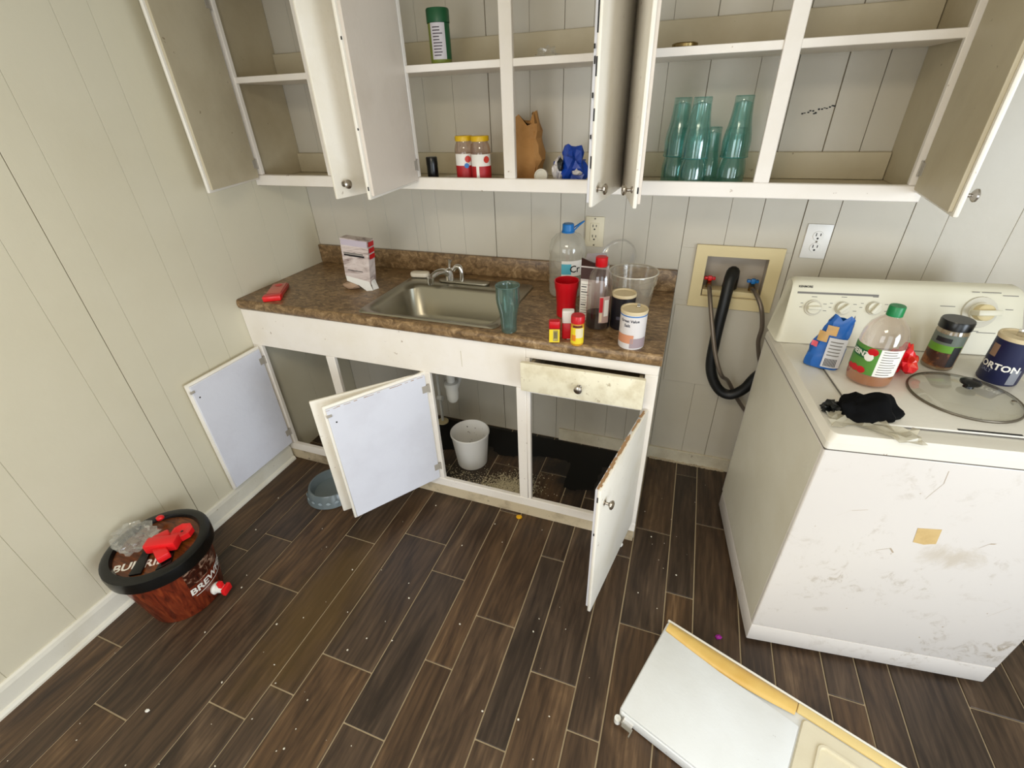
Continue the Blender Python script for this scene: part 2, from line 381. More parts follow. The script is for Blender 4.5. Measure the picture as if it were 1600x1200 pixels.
# left wall
wl = struct(box(-0.03, -0.0022, YF, 0.03, -0.05, ZC).build('wall_left', M_jointL, smooth=False))
gy = [0.0, -0.166, -0.317, -0.549, -0.720, -0.828, -1.030, -1.128, -1.235, -1.530, -1.635, -1.84, -1.94, -2.14, -2.35, -2.45, -2.7, -2.85, -3.05, -3.25, YF]
for a, b_ in zip(gy[:-1], gy[1:]):
    ga, gb = (0.0014 if a in (-1.128,) else 0.0007), (0.0014 if b_ in (-1.128,) else 0.0007)
    box(-0.0021, 0.0, b_+gb, a-ga, 0, ZC).build('wall_board', M_wallL, wl, smooth=False, bevel=0.0006, bseg=1)
box(-0.0021, -0.0012, -1.1291, -1.1269, 0, ZC).build('seam', M_joint, wl, smooth=False)
wr = struct(box(XR, XR+0.03, YF, 0.03, -0.05, ZC).build('wall_right', M_ceil, smooth=False))
wf = struct(box(-0.03, XR, YF-0.03, YF, -0.05, ZC).build('wall_front', M_ceil, smooth=False))
struct(box(-0.03, XR, YF, 0.03, ZC, ZC+0.03).build('ceiling', M_ceil, smooth=False))
bb = MB(); bb.prism([(0, 0), (0.014, 0), (0.014, 0.078), (0.010, 0.092), (0.004, 0.098), (0, 0.098)], 0, 1)
bb.v = [(x, YF+(z*(-0.60-YF)), y) for x, y, z in bb.v]
bbl = struct(bb.build('baseboard_left', M_baseL, smooth=False))
sm = MB(); sm.prism([(0.0142, 0), (0.026, 0), (0.0255, 0.008), (0.021, 0.016), (0.0142, 0.02)], 0, 1); sm.v = [(x, YF+(z*(-0.60-YF)), y) for x, y, z in sm.v]
sm.build('shoe_moulding', M_baseL, bbl, smooth=False)
bk = struct(box(1.34, XR, -0.013, -0.0003, 0.0, 0.075).build('baseboard_back', M_base, smooth=False, bevel=0.002))
dz = MB()
for i in range(60):
    x = 1.83+i*0.006+random.uniform(-.002, .002); dz.box(x, x+0.007, -0.0165-random.random()*0.004, -0.013, 0.0, 0.006+random.random()*0.006)
stuff(dz.build('caulk_residue', M_dirty, bk, smooth=False))

# ---------------------------------------------------------------- cabinets
def make_knob(parent, x, z, y, sgn=-1, mat=None):
    k = MB().lathe([(0.0001, 0.0), (0.009, 0.0), (0.009, 0.003), (0.0045, 0.005), (0.0045, 0.014), (0.011, 0.018), (0.0145, 0.022), (0.014, 0.026), (0.009, 0.029), (0.0001, 0.03)], 16)
    k.xf(Matrix.Translation((x, y, z)) @ Matrix.Rotation(PI/2 if sgn < 0 else -PI/2, 4, 'X'))
    return k.build('knob', mat or M_knob, parent)
def make_door(root, name, hx, hy, width, z0, z1, side, theta, knob_z, hinge_z, mat_out=None, lab=None, mat_in=None, knob=True, chips=()):
    """side=+1: hinge on the left; -1: hinge on the right. local x runs along the door, y=0 inner face, y=-t outer face"""
    t = 0.021; s = side
    d = bpy.data.objects.new(name, None)
    m = MB(); xa, xb = (0.0, width) if s > 0 else (-width, 0.0)
    m.box(xa, xb, -t, -0.0095, z0, z1)
    o = m.build(name, mat_out or M_door, root, bevel=0.0035, bseg=2)
    bpy.data.objects.remove(d)
    o.location = (hx, hy, 0); o.rotation_euler = (0, 0, theta)
    if lab: o['label'] = lab
    e = 0.010
    box(xa+e, xb-e, -0.0095, 0.0, z0+e, z1-e).build('inner_panel', mat_in or M_doorin, o, bevel=0.001, bseg=1)
    for hz in hinge_z:
        h = MB().box(s*0.001, s*0.030, 0.0002, 0.002, hz-0.016, hz+0.016) if s > 0 else MB().box(-0.030, -0.001, 0.0002, 0.002, hz-0.016, hz+0.016)
        h.lathe([(0.0035, hz-0.02), (0.0035, hz+0.02)], 8, (-s*0.001, 0.001, 0))
        h.build('hinge', M_hpaint, o, smooth=False)
    if knob: make_knob(o, s*(width-0.035), knob_z, -t)
    if chips:
        c = MB(); xe = xb if s > 0 else xa
        for (cz, ch, cy) in chips: c.box(xe-0.0006 if s > 0 else xe-0.0004, xe+0.0004 if s > 0 else xe+0.0006, cy-0.002, cy+0.002, cz, cz+ch)
        stuff(c.build('paint_chips', M_ink, o, smooth=False))
    return o

# wall cabinet
UY, UZ0, UZ1, UX = -0.297, 1.336, 2.12, 2.444
wc = thing('wall_cabinet', 'long white painted wall cabinet with six open doors above the counter', 'cabinet', (0, 0, UZ0))
def U(m): m.v = [(x, y, z-UZ0) for x, y, z in m.v]; return m
def ub(n, *a, mat=M_cabin, bv=0.0015): return U(box(*a)).build(n, mat, wc, bevel=bv, bseg=1)
ub('bottom_panel', 0.002, UX-0.004, UY+0.019, -0.001, 1.342, 1.356)
ub('top_panel', 0.002, UX-0.004, UY+0.019, -0.001, UZ1-0.02, UZ1)
ub('shelf', 0.014, UX-0.026, UY+0.005, -0.001, 1.715, 1.737, mat=M_cab)
ub('side_panel', 0.001, 0.012, UY+0.019, -0.001, 1.356, UZ1-0.02)
ub('side_panel', UX-0.022, UX-0.002, UY+0.019, -0.001, 1.356, UZ1-0.02)
ub('back_cleat', 0.013, UX-0.024, -0.020, -0.001, 1.357, 1.440)
ub('back_cleat', 0.013, UX-0.024, -0.020, -0.001, 1.738, 1.828)
ub('bottom_rail', 0.001, UX, UY, UY+0.0185, UZ0, 1.381, mat=M_cab, bv=0.003)
ub('top_rail', 0.001, UX, UY, UY+0.0185, UZ1-0.06, UZ1, mat=M_cab, bv=0.003)
for x0, x1 in ((0.001, 0.050), (0.402, 0.443), (0.790, 0.832), (1.184, 1.228), (1.585, 1.630), (2.005, 2.049), (2.404, UX)):
    ub('stile', x0, x1, UY, UY+0.0185, 1.3812, UZ1-0.0602, mat=M_cab, bv=0.002)
chip = lambda *z: tuple((a-UZ0, b, c) for a, b, c in z)
dz0, dz1 = 1.362-UZ0, 2.085-UZ0; kz = 1.405-UZ0; hz = (1.425-UZ0, 1.965-UZ0)
make_door(wc, 'cabinet_door', 0.040, UY-0.003, 0.355, dz0, dz1, 1, math.radians(-73), kz, hz, mat_in=M_cabin, knob=False)
make_door(wc, 'cabinet_door', 0.795, UY-0.003, 0.372, dz0, dz1, -1, math.radians(77.5), kz, hz)
make_door(wc, 'cabinet_door', 0.835, UY-0.003, 0.362, dz0, dz1, 1, math.radians(-84.5), kz, hz, knob=False, mat_in=M_doorup, chips=chip((1.39, 0.012, -0.012), (1.56, 0.006, -0.010), (1.78, 0.008, -0.01)))
make_door(wc, 'cabinet_door', 1.590, UY-0.003, 0.356, dz0, dz1, -1, math.radians(85), kz, hz, chips=chip((1.46, 0.03, -0.010), (1.57, 0.028, -0.012), (1.62, 0.012, -0.006), (1.665, 0.04, -0.012), (1.75, 0.06, -0.011), (1.53, 0.01, -0.006), (1.72, 0.01, -0.005), (1.69, 0.016, -0.007)))
make_door(wc, 'cabinet_door', 1.626, UY-0.003, 0.362, dz0, dz1, 1, math.radians(-76.8), kz, hz, mat_in=M_doorup, chips=chip((1.40, 0.016, -0.011),))
make_door(wc, 'cabinet_door', 2.416, UY-0.003, 0.330, dz0, dz1, -1, math.radians(85), kz, hz, mat_in=M_cabin)
# scrapes on the wall inside the right bay
sc_m = MB()
for i in range(14):
    t = i/13; x = 2.135+0.085*t+random.uniform(-.003, .003); z = 1.552+0.018*t+random.uniform(-.003, .003)
    if 0.35 < t < 0.5: z -= 0.006
    sc_m.box(x, x+0.006, -0.0006, -0.0001, z, z+random.uniform(0.002, 0.006))
stuff(sc_m.build('scuff_marks', M_ink, wb, smooth=False))

# base cabinet
FY = -0.590
bc = thing('base_cabinet', 'white painted sink base cabinet with four open doors and one drawer', 'cabinet', (0, 0, 0))
def bbx(n, *a, mat=M_cab, bv=0.002): return box(*a).build(n, mat, bc, bevel=bv, bseg=1)
bbx('apron', 0.001, 1.352, FY, FY+0.0185, 0.688, 0.866)
bbx('scribe_strip', 1.0895, 1.0915, FY-0.0006, FY, 0.742, 0.812, mat=M_base, bv=0)
bbx('top_rail', 1.3525, 1.820, FY, FY+0.0185, 0.822, 0.866)
bbx('drawer_rail', 1.3685, 1.7765, FY, FY+0.0185, 0.672, 0.704)
bbx('bottom_rail', 0.001, 1.820, FY-0.001, FY+0.0185, 0.062, 0.108)
bbx('toe_board', 0.001, 1.818, FY+0.0015, FY+0.016, 0.0, 0.0615, mat=M_dirty)
for x0, x1, zt in ((0.001, 0.052, 0.6875), (0.418, 0.464, 0.6875), (0.892, 0.938, 0.6875), (1.312, 1.352, 0.6875), (1.3525, 1.368, 0.8215), (1.777, 1.820, 0.8215)):
    bbx('stile', x0, x1, FY, FY+0.0185, 0.1082, zt)
bbx('side_panel', 1.806, 1.820, FY+0.019, -0.016, 0.0, 0.866, mat=M_door)
bbx('back_batten', 0.50, 0.535, -0.030, -0.0135, 0.08, 0.86, mat=M_base)
lz0, lz1 = 0.112, 0.690; lk = 0.625; lh = (0.17, 0.62)
dl1 = make_door(bc, 'cabinet_door', 0.046, FY-0.003, 0.375, lz0, lz1-0.005, 1, math.radians(-91), lk, (0.19, 0.615), knob=False)
make_door(bc, 'cabinet_door', 0.895, FY-0.003, 0.432, lz0+0.003, lz1, -1, math.radians(46.0), lk, lh, knob=False)
dl3 = make_door(bc, 'cabinet_door', 0.926, FY-0.003, 0.420, lz0, lz1, 1, math.radians(-124.5), lk, (0.19, 0.615), knob=False)
dl4 = make_door(bc, 'cabinet_door', 1.785, FY-0.003, 0.450, lz0+0.008, lz1-0.002, -1, math.radians(79.3), lk-0.01, lh, chips=((0.64, 0.02, -0.012), (0.5, 0.01, -0.01)))
dr = box(1.352, 1.785, -0.650, -0.631, 0.715, 0.833).build('drawer', M_drawer, bc, bevel=0.004)
make_knob(dr, 1.568, 0.771, -0.650)
for a in ((1.372, 1.385, -0.6305, -0.10, 0.722, 0.806), (1.760, 1.773, -0.6305, -0.10, 0.722, 0.806), (1.3855, 1.7595, -0.6305, -0.10, 0.722, 0.730)):
    box(*a).build('drawer_box', M_dirty, dr, smooth=False)
# worn top edges, screw holes and catch plates of the lower doors
M_crack = plain('cracked_paint', S(170, 134, 96), 0.8)
def jag(x0, x1, n, z, amp, y, th, seed):
    q = random.Random(seed); m = MB()
    for k in range(n):
        a = x0+(x1-x0)*k/n; b = x0+(x1-x0)*(k+1)/n; zz = z+q.uniform(-amp, amp)
        if q.random() < 0.8: m.box(a, b, y, y+0.0006, zz, zz+th*q.uniform(0.4, 1.2))
    return m
jag(0.02, 0.41, 30, lz1-0.0150, 0.0010, 0.0001, 0.0022, 3).build('worn_edge', M_crack, dl3, smooth=False)['kind'] = 'stuff'
for d_, sx in ((dl3, 0.385), (dl1, 0.345)):
    box(sx-0.003, sx+0.003, 0.0001, 0.0007, 0.612, 0.618).build('screw_hole', M_ink, d_, smooth=False)
    box(sx+0.010, sx+0.030, 0.0001, 0.0045, 0.646, 0.656).build('catch_plate', M_hpaint, d_, bevel=0.001)
te = MB(); q = random.Random(6)
for k in range(40):
    a = -0.445+0.43*k/40
    if q.random() < 0.85: te.box(a, a+0.0108, -0.013+q.uniform(-.003, .002), -0.006+q.uniform(-.002, .003), lz1-0.0020, lz1-0.0013)
te.build('worn_edge', M_crack, dl4, smooth=False)['kind'] = 'stuff'

# counter with a cut-out for the sink
CT = 0.910; SX0, SX1, SY0, SY1 = 0.622, 1.236, -0.572, -0.092
ct = thing('countertop', 'brown mottled laminate countertop with backsplash along the wall', 'countertop', (0, 0, 0.866))
def Ct(m): m.v = [(x, y, z-0.866) for x, y, z in m.v]; return m
yf = lambda x: -0.598-0.016*(x/1.82)
def nose(n=7):
    prof = []; th = 0.044; r = th/2
    for k in range(n+1):
        a = PI/2+PI*k/n; prof.append((r*math.cos(a)*0.55, r+r*math.sin(a)))
    return prof
ins = 0.02; X0, X1 = 0.001, 1.826
top = MB()
hx0, hx1, hy0, hy1 = SX0+ins, SX1-ins, SY0+ins-0.004, SY1-ins
for a in ((X0, hx0, None, -0.001), (hx1, X1, None, -0.001), (hx0, hx1, None, hy0), (hx0, hx1, hy1, -0.001)):
    xa, xb, y0, y1 = a
    ya, yb = (yf(xa)+0.012, yf(xb)+0.012) if y0 is None else (y0, y0)
    top.prism([(xa, ya), (xb, yb), (xb, y1), (xa, y1)], 0.867, CT)
pr = nose(); vs = []; fs = []
for x in (X0, X1):
    for (py, pz) in pr: vs.append((x, yf(x)+0.012+py, 0.8665+pz*(0.0435/0.044)))
n = len(pr); fs = [(i, i+1, n+i+1, n+i) for i in range(n-1)]+[tuple(range(n-1, -1, -1)), tuple(range(n, 2*n))]
top.add(vs, fs)
Ct(top).build('worktop', M_counter, ct, smooth=True)
Ct(box(X0, X1, -0.020, -0.001, CT+0.0003, CT+0.093)).build('backsplash', M_counter, ct, bevel=0.004)

# sink
sk = thing('sink', 'stainless steel drop-in single bowl sink in the brown countertop', 'sink', (0.93, -0.33, CT))
def Sk(m): m.v = [(x-0.93, y+0.33, z-CT) for x, y, z in m.v]; return m
N = 6
outer = rrect(SX0, SX1, SY0, SY1, 0.03, N)
rim0 = rrect(0.652, 1.206, -0.545, -0.205, 0.055, N)
loops = [(outer, 0.0008), (rrect(SX0+0.004, SX1-0.004, SY0+0.004, SY1-0.004, 0.03, N), 0.006), (rrect(0.642, 1.216, -0.555, -0.195, 0.06, N), 0.005), (rim0, 0.001),
         (rrect(0.664, 1.194, -0.533, -0.217, 0.07, N), -0.012), (rrect(0.676, 1.182, -0.521, -0.229, 0.075, N), -0.13), (rrect(0.70, 1.158, -0.50, -0.25, 0.08, N), -0.160), (rrect(0.86, 1.0, -0.44, -0.31, 0.06, N), -0.167)]
m = MB(); n = len(outer)
for lp, z in loops: m.v += [(x, y, CT+z) for x, y in lp]
for k in range(len(loops)-1):
    for i in range(n): m.f.append((k*n+i, k*n+(i+1) % n, (k+1)*n+(i+1) % n, (k+1)*n+i))
m.f.append(tuple(range((len(loops)-1)*n, len(loops)*n)))
Sk(m).build('basin', M_steel, sk, ang=50)
Sk(MB().lathe([(0.04, 0), (0.038, 0.003), (0.03, 0.001), (0.001, -0.002)], 20, (0.93, -0.375, CT-0.1665))).build('drain', M_chrome, sk)
trap = MB().tube([(0.867, -0.30, 0.735), (0.867, -0.30, 0.45)], 0.02, 14); trap.lathe([(0.001, 0.35), (0.02, 0.352), (0.028, 0.365), (0.031, 0.40), (0.031, 0.44), (0.036, 0.442), (0.036, 0.462), (0.021, 0.466)], 18, (0.867, -0.30, 0))
trap.tube(spline([(0.867, -0.27, 0.41), (0.86, -0.2, 0.44), (0.85, -0.12, 0.46), (0.85, -0.002, 0.46)], 5), 0.018, 12)
Sk(trap).build('trap', M_white, sk)
fa = thing('faucet', 'chrome kitchen faucet with lever and side sprayer behind the sink', 'faucet', (0.85, -0.145, CT+0.006))
fb = MB(); fb.prism(rrect(-0.065, 0.185, -0.026, 0.026, 0.024), 0.0, 0.009); fb.build('deck_plate', M_steel, fa, bevel=0.003)
b_ = MB().lathe([(0.024, 0.0092), (0.022, 0.03), (0.02, 0.055), (0.012, 0.062), (0.001, 0.063)], 20, (-0.01, 0, 0)); b_.build('body', M_chrome, fa)
MB().tube(spline([(-0.012, -0.008, 0.035), (-0.025, -0.03, 0.055), (-0.045, -0.06, 0.054), (-0.060, -0.088, 0.040)], 5), [0.014]*11+[0.0135]*4+[0.0145], 12).build('spout', M_chrome, fa)
MB().lathe([(0.001, -0.014), (0.012, -0.014), (0.0155, 0.0), (0.0155, 0.018), (0.001, 0.019)], 16, (-0.062, -0.092, 0.026)).build('aerator', M_chrome, fa)
MB().tube([(-0.01, 0.0, 0.060), (-0.008, 0.004, 0.085), (-0.006, 0.008, 0.098)], [0.006, 0.007, 0.011], 10).build('lever', M_chrome, fa)
MB().tube(spline([(0.052, -0.005, 0.0092), (0.054, -0.004, 0.045), (0.046, -0.003, 0.07), (0.028, -0.002, 0.072), (0.012, -0.001, 0.055)], 5), 0.0105, 12).build('side_spout', M_chrome, fa)

# floor pipe below the sink
pp = thing('water_pipe', 'white water pipe with round cream floor flange inside the base cabinet', 'pipe', (0.64, -0.055, 0.0012))
MB().lathe([(0.001, 0.0), (0.034, 0.0), (0.034, 0.006), (0.012, 0.012), (0.001, 0.012)], 18).build('flange', M_cream, pp)
MB().tube([(0, 0, 0.0122), (0, 0, 0.30), (0.004, -0.004, 0.33), (0.02, -0.01, 0.345)], 0.0085, 10).build('riser', M_white, pp)
MB().lathe([(0.001, 0), (0.016, 0), (0.016, 0.03), (0.001, 0.03)], 12, (0, 0, 0)).xf(Matrix.Translation((-0.012, 0, 0.17)) @ Matrix.Rotation(PI/2, 4, 'Y')).build('valve', M_white, pp)

# ---------------------------------------------------------------- outlets and washer box
def outlet(x0, x1, z0, z1, mat, label, decora):
    o = thing('wall_outlet', label, 'outlet', ((x0+x1)/2, -0.0002, z0)); w_, h_ = x1-x0, z1-z0
    box(-w_/2, w_/2, -0.006, 0, 0, h_).build('cover_plate', mat, o, bevel=0.003)
    if decora: box(-0.018, 0.018, -0.0085, -0.0062, h_/2-0.037, h_/2+0.037).build('receptacle', mat, o, bevel=0.001, bseg=1)
    for zz in (h_*0.5-0.021, h_*0.5+0.021):
        yy = -0.0088 if decora else -0.0088
        if not decora: MB().lathe([(0.0001, 0.0025), (0.0165, 0.0025), (0.0175, 0)], 20).xf(Matrix.Translation((0, -0.0062, zz)) @ Matrix.Rotation(PI/2, 4, 'X')).build('receptacle', mat, o)
        s_ = MB().box(-0.0085, -0.0055, yy-0.0004, yy, zz-0.001, zz+0.010).box(0.0055, 0.0085, yy-0.0004, yy, zz+0.0, zz+0.009); s_.lathe([(0.0001, 0), (0.0035, 0)], 10, (0, 0, 0))
        k = len(s_.v)-20
        s_.v[k:] = [(x, yy-0.0003, zz-0.009+y) for x, y, z in s_.v[k:]]
        s_.build('slots', M_ink, o, smooth=False)
    for zz in ((0.008, h_-0.008) if decora else (h_/2,)): box(-0.003, 0.003, -0.0072, -0.0062, zz-0.003, zz+0.003).build('screw', M_hinge, o, smooth=False)
outlet(1.432, 1.510, 1.076, 1.200, plain('ivory_plastic', S(228, 218, 190), 0.4), 'ivory wall outlet with rectangular receptacle above the blue-capped water jug', True)
outlet(2.248, 2.330, 1.082, 1.206, plain('white_outlet', S(240, 238, 234), 0.35), 'white duplex wall outlet above the washing machine', False)
ob = thing('washer_outlet_box', 'yellowed plastic washer supply box set in the wall beside the counter', 'supply box', (2.04, 0, 0.855))
def Ob(m): m.v = [(x-2.04, y, z-0.855) for x, y, z in m.v]; return m
F0, F1, FZ0, FZ1, I0, I1, IZ0, IZ1 = 1.885, 2.200, 0.856, 1.112, 1.930, 2.152, 0.903, 1.069
m = MB()
o_ = [(F0, -0.0045, FZ0), (F1, -0.0045, FZ0), (F1, -0.0045, FZ1), (F0, -0.0045, FZ1)]; o2 = [(F0, -0.013, FZ0), (F1, -0.013, FZ0), (F1, -0.013, FZ1), (F0, -0.013, FZ1)]
i2 = [(I0, -0.013, IZ0), (I1, -0.013, IZ0), (I1, -0.013, IZ1), (I0, -0.013, IZ1)]; i1 = [(I0, 0.0, IZ0), (I1, 0.0, IZ0), (I1, 0.0, IZ1), (I0, 0.0, IZ1)]
m.add(o_+o2+i2+i1, [f for k in range(3) for f in [(k*4+i, k*4+(i+1) % 4, (k+1)*4+(i+1) % 4, (k+1)*4+i) for i in range(4)]])
Ob(m).build('frame', M_cream, ob, smooth=False)
m = MB(); d = 0.085
i3 = [(I0-0.004, d, IZ0-0.004), (I1+0.004, d, IZ0-0.004), (I1+0.004, d, IZ1+0.004), (I0-0.004, d, IZ1+0.004)]; i1b = [(x+(0.0 if x > 2 else 0.0), 0.0002, z) for x, y, z in i1]
m.add(i1b+i3, [(0, 1, 5, 4), (1, 2, 6, 5), (2, 3, 7, 6), (3, 0, 4, 7), (4, 5, 6, 7)])
Ob(m).build('recess', plain('box_grey', S(196, 184, 168), 0.6), ob, smooth=False)
Ob(box(1.934, 2.148, 0.0, 0.055, 0.9035, 0.928)).build('valve_ledge', M_cream, ob, bevel=0.003)
for x, mt, nm in ((1.956, M_redb, 'hot_valve'), (2.118, M_blue, 'cold_valve')):
    v = Ob(MB().tube([(x, 0.03, 0.9285), (x, 0.03, 0.962)], 0.011, 12).tube([(x, 0.03, 0.955), (x, -0.012, 0.948)], 0.0105, 12)).build(nm, plain('brass', S(150, 118, 70), 0.35, 1.0), ob)
    hn = MB().box(x-0.022, x+0.022, 0.018, 0.034, 0.9625, 0.975).box(x-0.008, x+0.008, 0.005, 0.02, 0.9625, 0.983); Ob(hn).build('handle', mt, v, bevel=0.003)
def hose(name, pts, r, mat, label, rib=False, taper=None):
    P = spline(pts, 10); o = Vector(P[-1]); R = [r*(1+(0.12 if i % 2 else 0)) if rib else r for i in range(len(P))]
    R = [r_*taper(i/(len(P)-1)) for i, r_ in enumerate(R)] if taper else R
    h = MB().tube([p-o for p in P], R, 12).build(name, mat, loc=tuple(o)); tag(h, label, 'hose'); return h
M_braid = plain('braided_grey', S(128, 116, 104), 0.35, 0.6)
hose('supply_hose', [(1.957, -0.0128, 0.947), (1.962, -0.060, 0.93), (1.987, -0.120, 0.835), (2.022, -0.150, 0.713), (2.062, -0.150, 0.62), (2.105, -0.075, 0.552), (2.165, -0.05, 0.45), (2.25, -0.05, 0.36), (2.34, -0.05, 0.34)], 0.0085, M_braid, 'grey supply hose hanging from the red valve across the black hose')
hose('supply_hose', [(2.118, -0.0128, 0.947), (2.128, -0.05, 0.945), (2.155, -0.085, 0.90), (2.176, -0.080, 0.82), (2.184, -0.060, 0.73), (2.24, -0.045, 0.60), (2.38, -0.040, 0.5)], 0.0085, M_braid, 'grey supply hose curving from the blue valve to behind the washer')
hose('drain_hose', [(2.036, 0.030, 0.935), (2.037, 0.02, 0.985), (2.034, -0.015, 1.010), (2.025, -0.05, 0.985), (2.02, -0.08, 0.90), (2.015, -0.098, 0.75), (2.022, -0.105, 0.62), (2.065, -0.105, 0.530), (2.117, -0.108, 0.506), (2.165, -0.112, 0.545), (2.20, -0.118, 0.62), (2.27, -0.12, 0.70), (2.38, -0.12, 0.76)], 0.0215, M_rubber, 'thick black drain hose looping down from the washer supply box', taper=lambda t: 1.0+0.35*max(0, 1-t/0.30))

# ---------------------------------------------------------------- washing machine
WT = 0.1232
wm = thing('washing_machine', 'white top-loading washing machine with scuffed front beside the wall', 'washer', (2.240, -0.896, 0.0), WT)
WX, WY = 0.690, 0.640
box(0.0, WX, 0.0, WY-0.01, 0.018, 0.1005).build('toe_panel', M_washer, wm, bevel=0.004)
box(0.0, WX, 0.0, WY, 0.1012, 0.857).build('cabinet', M_washer, wm, bevel=0.005, bseg=3)
box(-0.0005, -0.0001, 0.014, WY-0.014, 0.11, 0.85).build('side_panel', M_enamel_side, wm, smooth=False)
for x, y in ((0.05, 0.05), (WX-0.05, 0.05), (0.05, WY-0.06), (WX-0.05, WY-0.06)):
    MB().lathe([(0.001, 0), (0.022, 0), (0.02, 0.018), (0.001, 0.018)], 12, (x, y, 0)).build('foot', M_rubber, wm)
box(-0.0008, WX+0.0008, -0.0012, WY-0.003, 0.8566, 0.8598).build('gasket_seam', plain('seam_grey', S(92, 84, 72), 0.8), wm, smooth=False)
tp = MB(); N = 4
lp = [(rrect(-0.001, WX+0.001, -0.0015, WY+0.002, 0.010, N), 0.8600), (rrect(-0.001, WX+0.001, -0.0015, WY+0.002, 0.010, N), 0.880), (rrect(0.010, WX-0.010, 0.012, WY, 0.02, N), 0.8985), (rrect(0.070, WX-0.070, 0.035, WY-0.08, 0.02, N), 0.9005), (rrect(0.086, WX-0.086, 0.062, 0.482, 0.02, N), 0.8965)]
n = len(lp[0][0])
for l, z in lp: tp.v += [(x, y, z) for x, y in l]
for k in range(len(lp)-1):
    for i in range(n): tp.f.append((k*n+i, k*n+(i+1) % n, (k+1)*n+(i+1) % n, (k+1)*n+i))
tp.f += [tuple(range((len(lp)-1)*n, len(lp)*n)), tuple(range(n-1, -1, -1))]
M_wtop = paint('washer_top', S(230, 225, 213), S(206, 196, 172), 0.4, 0.3, 4, 0.05, S(140, 110, 80))
tpo = tp.build('top_panel', M_wtop, wm, ang=25)
MB().prism(rrect(0.090, WX-0.090, 0.066, 0.478, 0.016), 0.8967, 0.8985).build('lid_gap', M_inkgrey, wm, smooth=False)
lid = MB().prism(rrect(0.0925, WX-0.0925, 0.0685, 0.4755, 0.014), 0.8987, 0.9040).build('lid', M_wtop, wm, bevel=0.0015)
box(0.300, 0.432, 0.0700, 0.0765, 0.9041, 0.9046).build('lid_grip', M_ink, lid, smooth=False)
# console
cs = MB()
def cprof(k):
    return [(0.515, 0.9012), (0.522, 0.925), (0.578, 1.078), (0.588, 1.094), (0.602, 1.101), (0.630, 1.101), (0.638, 1.09), (0.638, 0.9012)]
xs = [(-0.004, 0.030, 0.12), (0.002, 0.024, 0.03), (0.012, 0.030, 0.0), (0.030, 0.048, 0.0), (0.645, 0.615, 0.0), (0.672, 0.640, 0.0), (0.684, 0.650, 0.03), (0.690, 0.652, 0.12)]
P0 = [(y, 0.9012+(z-0.9012)*0.95) for y, z in cprof(0)]; n = len(P0)
for xb, xt, inset in xs:
    for (y, z) in P0:
        t = (z-0.9012)/0.2; cyy = 0.6; zz = 0.9012+(z-0.9012)*(1-inset); yy = cyy+(y-cyy)*(1-inset*1.2)
        cs.v.append((xb+(xt-xb)*t, yy, zz))
for k in range(len(xs)-1):
    for i in range(n): cs.f.append((k*n+i, (k+1)*n+i, (k+1)*n+(i+1) % n, k*n+(i+1) % n))
cs.f += [tuple(range(n)), tuple(range((len(xs)-1)*n+n-1, (len(xs)-1)*n-1, -1))]
cso = cs.build('console', M_console, wm, ang=50)
# points on the slanted control face: y = 0.522 + (z-0.925)*0.366
TILT = math.atan2(0.056, 0.153); fy = lambda z: 0.522+(z-0.9238)*0.385
NRM = Vector((0, -math.cos(TILT), math.sin(TILT))); UPV = Vector((0, math.sin(TILT), math.cos(TILT)))
def on_face(x, z, off=0.0006): return Vector((x, fy(z), z))+NRM*off
def dial(x, z, r, grip, ang, ring):
    Mx = Matrix.Translation(on_face(x, z)) @ Matrix(((1, 0, 0, 0), (0, UPV.y, NRM.y, 0), (0, UPV.z, NRM.z, 0), (0, 0, 0, 1)))
    d_ = MB().lathe([(0.0001, 0.004), (ring, 0.004), (ring*1.03, 0.0)], 28).xf(Mx).build('dial', plain('dial_ring', S(206, 200, 182), 0.4), wm)
    k = MB().lathe([(r, 0.0042), (r*0.95, 0.010), (0.0001, 0.010)], 24); k.xf(Mx); k.build('knob', M_console, d_)
    g = MB().box(-r*0.95, r*0.95, -r*0.26, r*0.26, 0.0102, 0.0102+grip); g.xf(Mx @ Matrix.Rotation(ang, 4, 'Z')); g.build('grip', M_console, d_, bevel=0.002)
    if r > 0.025:
        k2 = MB().lathe([(r*0.8, 0.0102), (r*0.78, 0.03), (r*0.6, 0.034), (0.0001, 0.034)], 24); k2.xf(Mx); k2.build('turn_knob', M_cream, d_)
dial(0.090, 1.012, 0.020, 0.010, 0.05, 0.025); dial(0.176, 1.015, 0.019, 0.010, 0.75, 0.021); dial(0.264, 1.019, 0.019, 0.010, 1.0, 0.021)
dial(0.548, 1.022, 0.031, 0.038, 0.05, 0.046)
st = MB(); 
for (x0, x1, z) in ((0.038, 0.272, 1.056),):
    a, b_, c_, d_ = on_face(x0, z-0.003), on_face(x1, z-0.003), on_face(x1, z+0.003), on_face(x0, z+0.003); st.add([a, b_, c_, d_], [(0, 1, 2, 3)])
st.build('grey_stripe', M_inkgrey, wm, smooth=False)
flat_map(text_mesh('KENMORE', 0.009, bold=0.0003), on_face(0.060, 1.074), (1, 0, 0), UPV).build('lettering', M_ink, wm, smooth=False)
pl = MB()
for cx, cz in ((0.090, 1.012), (0.176, 1.015), (0.264, 1.019)):
    for dx, dz_, w_ in ((0, 0.032, 0.016), (-0.034, 0.012, 0.008), (0.034, 0.012, 0.010), (-0.036, 0.0, 0.008), (0.036, -0.008, 0.010)):
        a = on_face(cx+dx-w_/2, cz+dz_); b_ = on_face(cx+dx+w_/2, cz+dz_); pl.add([a, b_, b_+UPV*0.0018, a+UPV*0.0018], [(0, 1, 2, 3)])
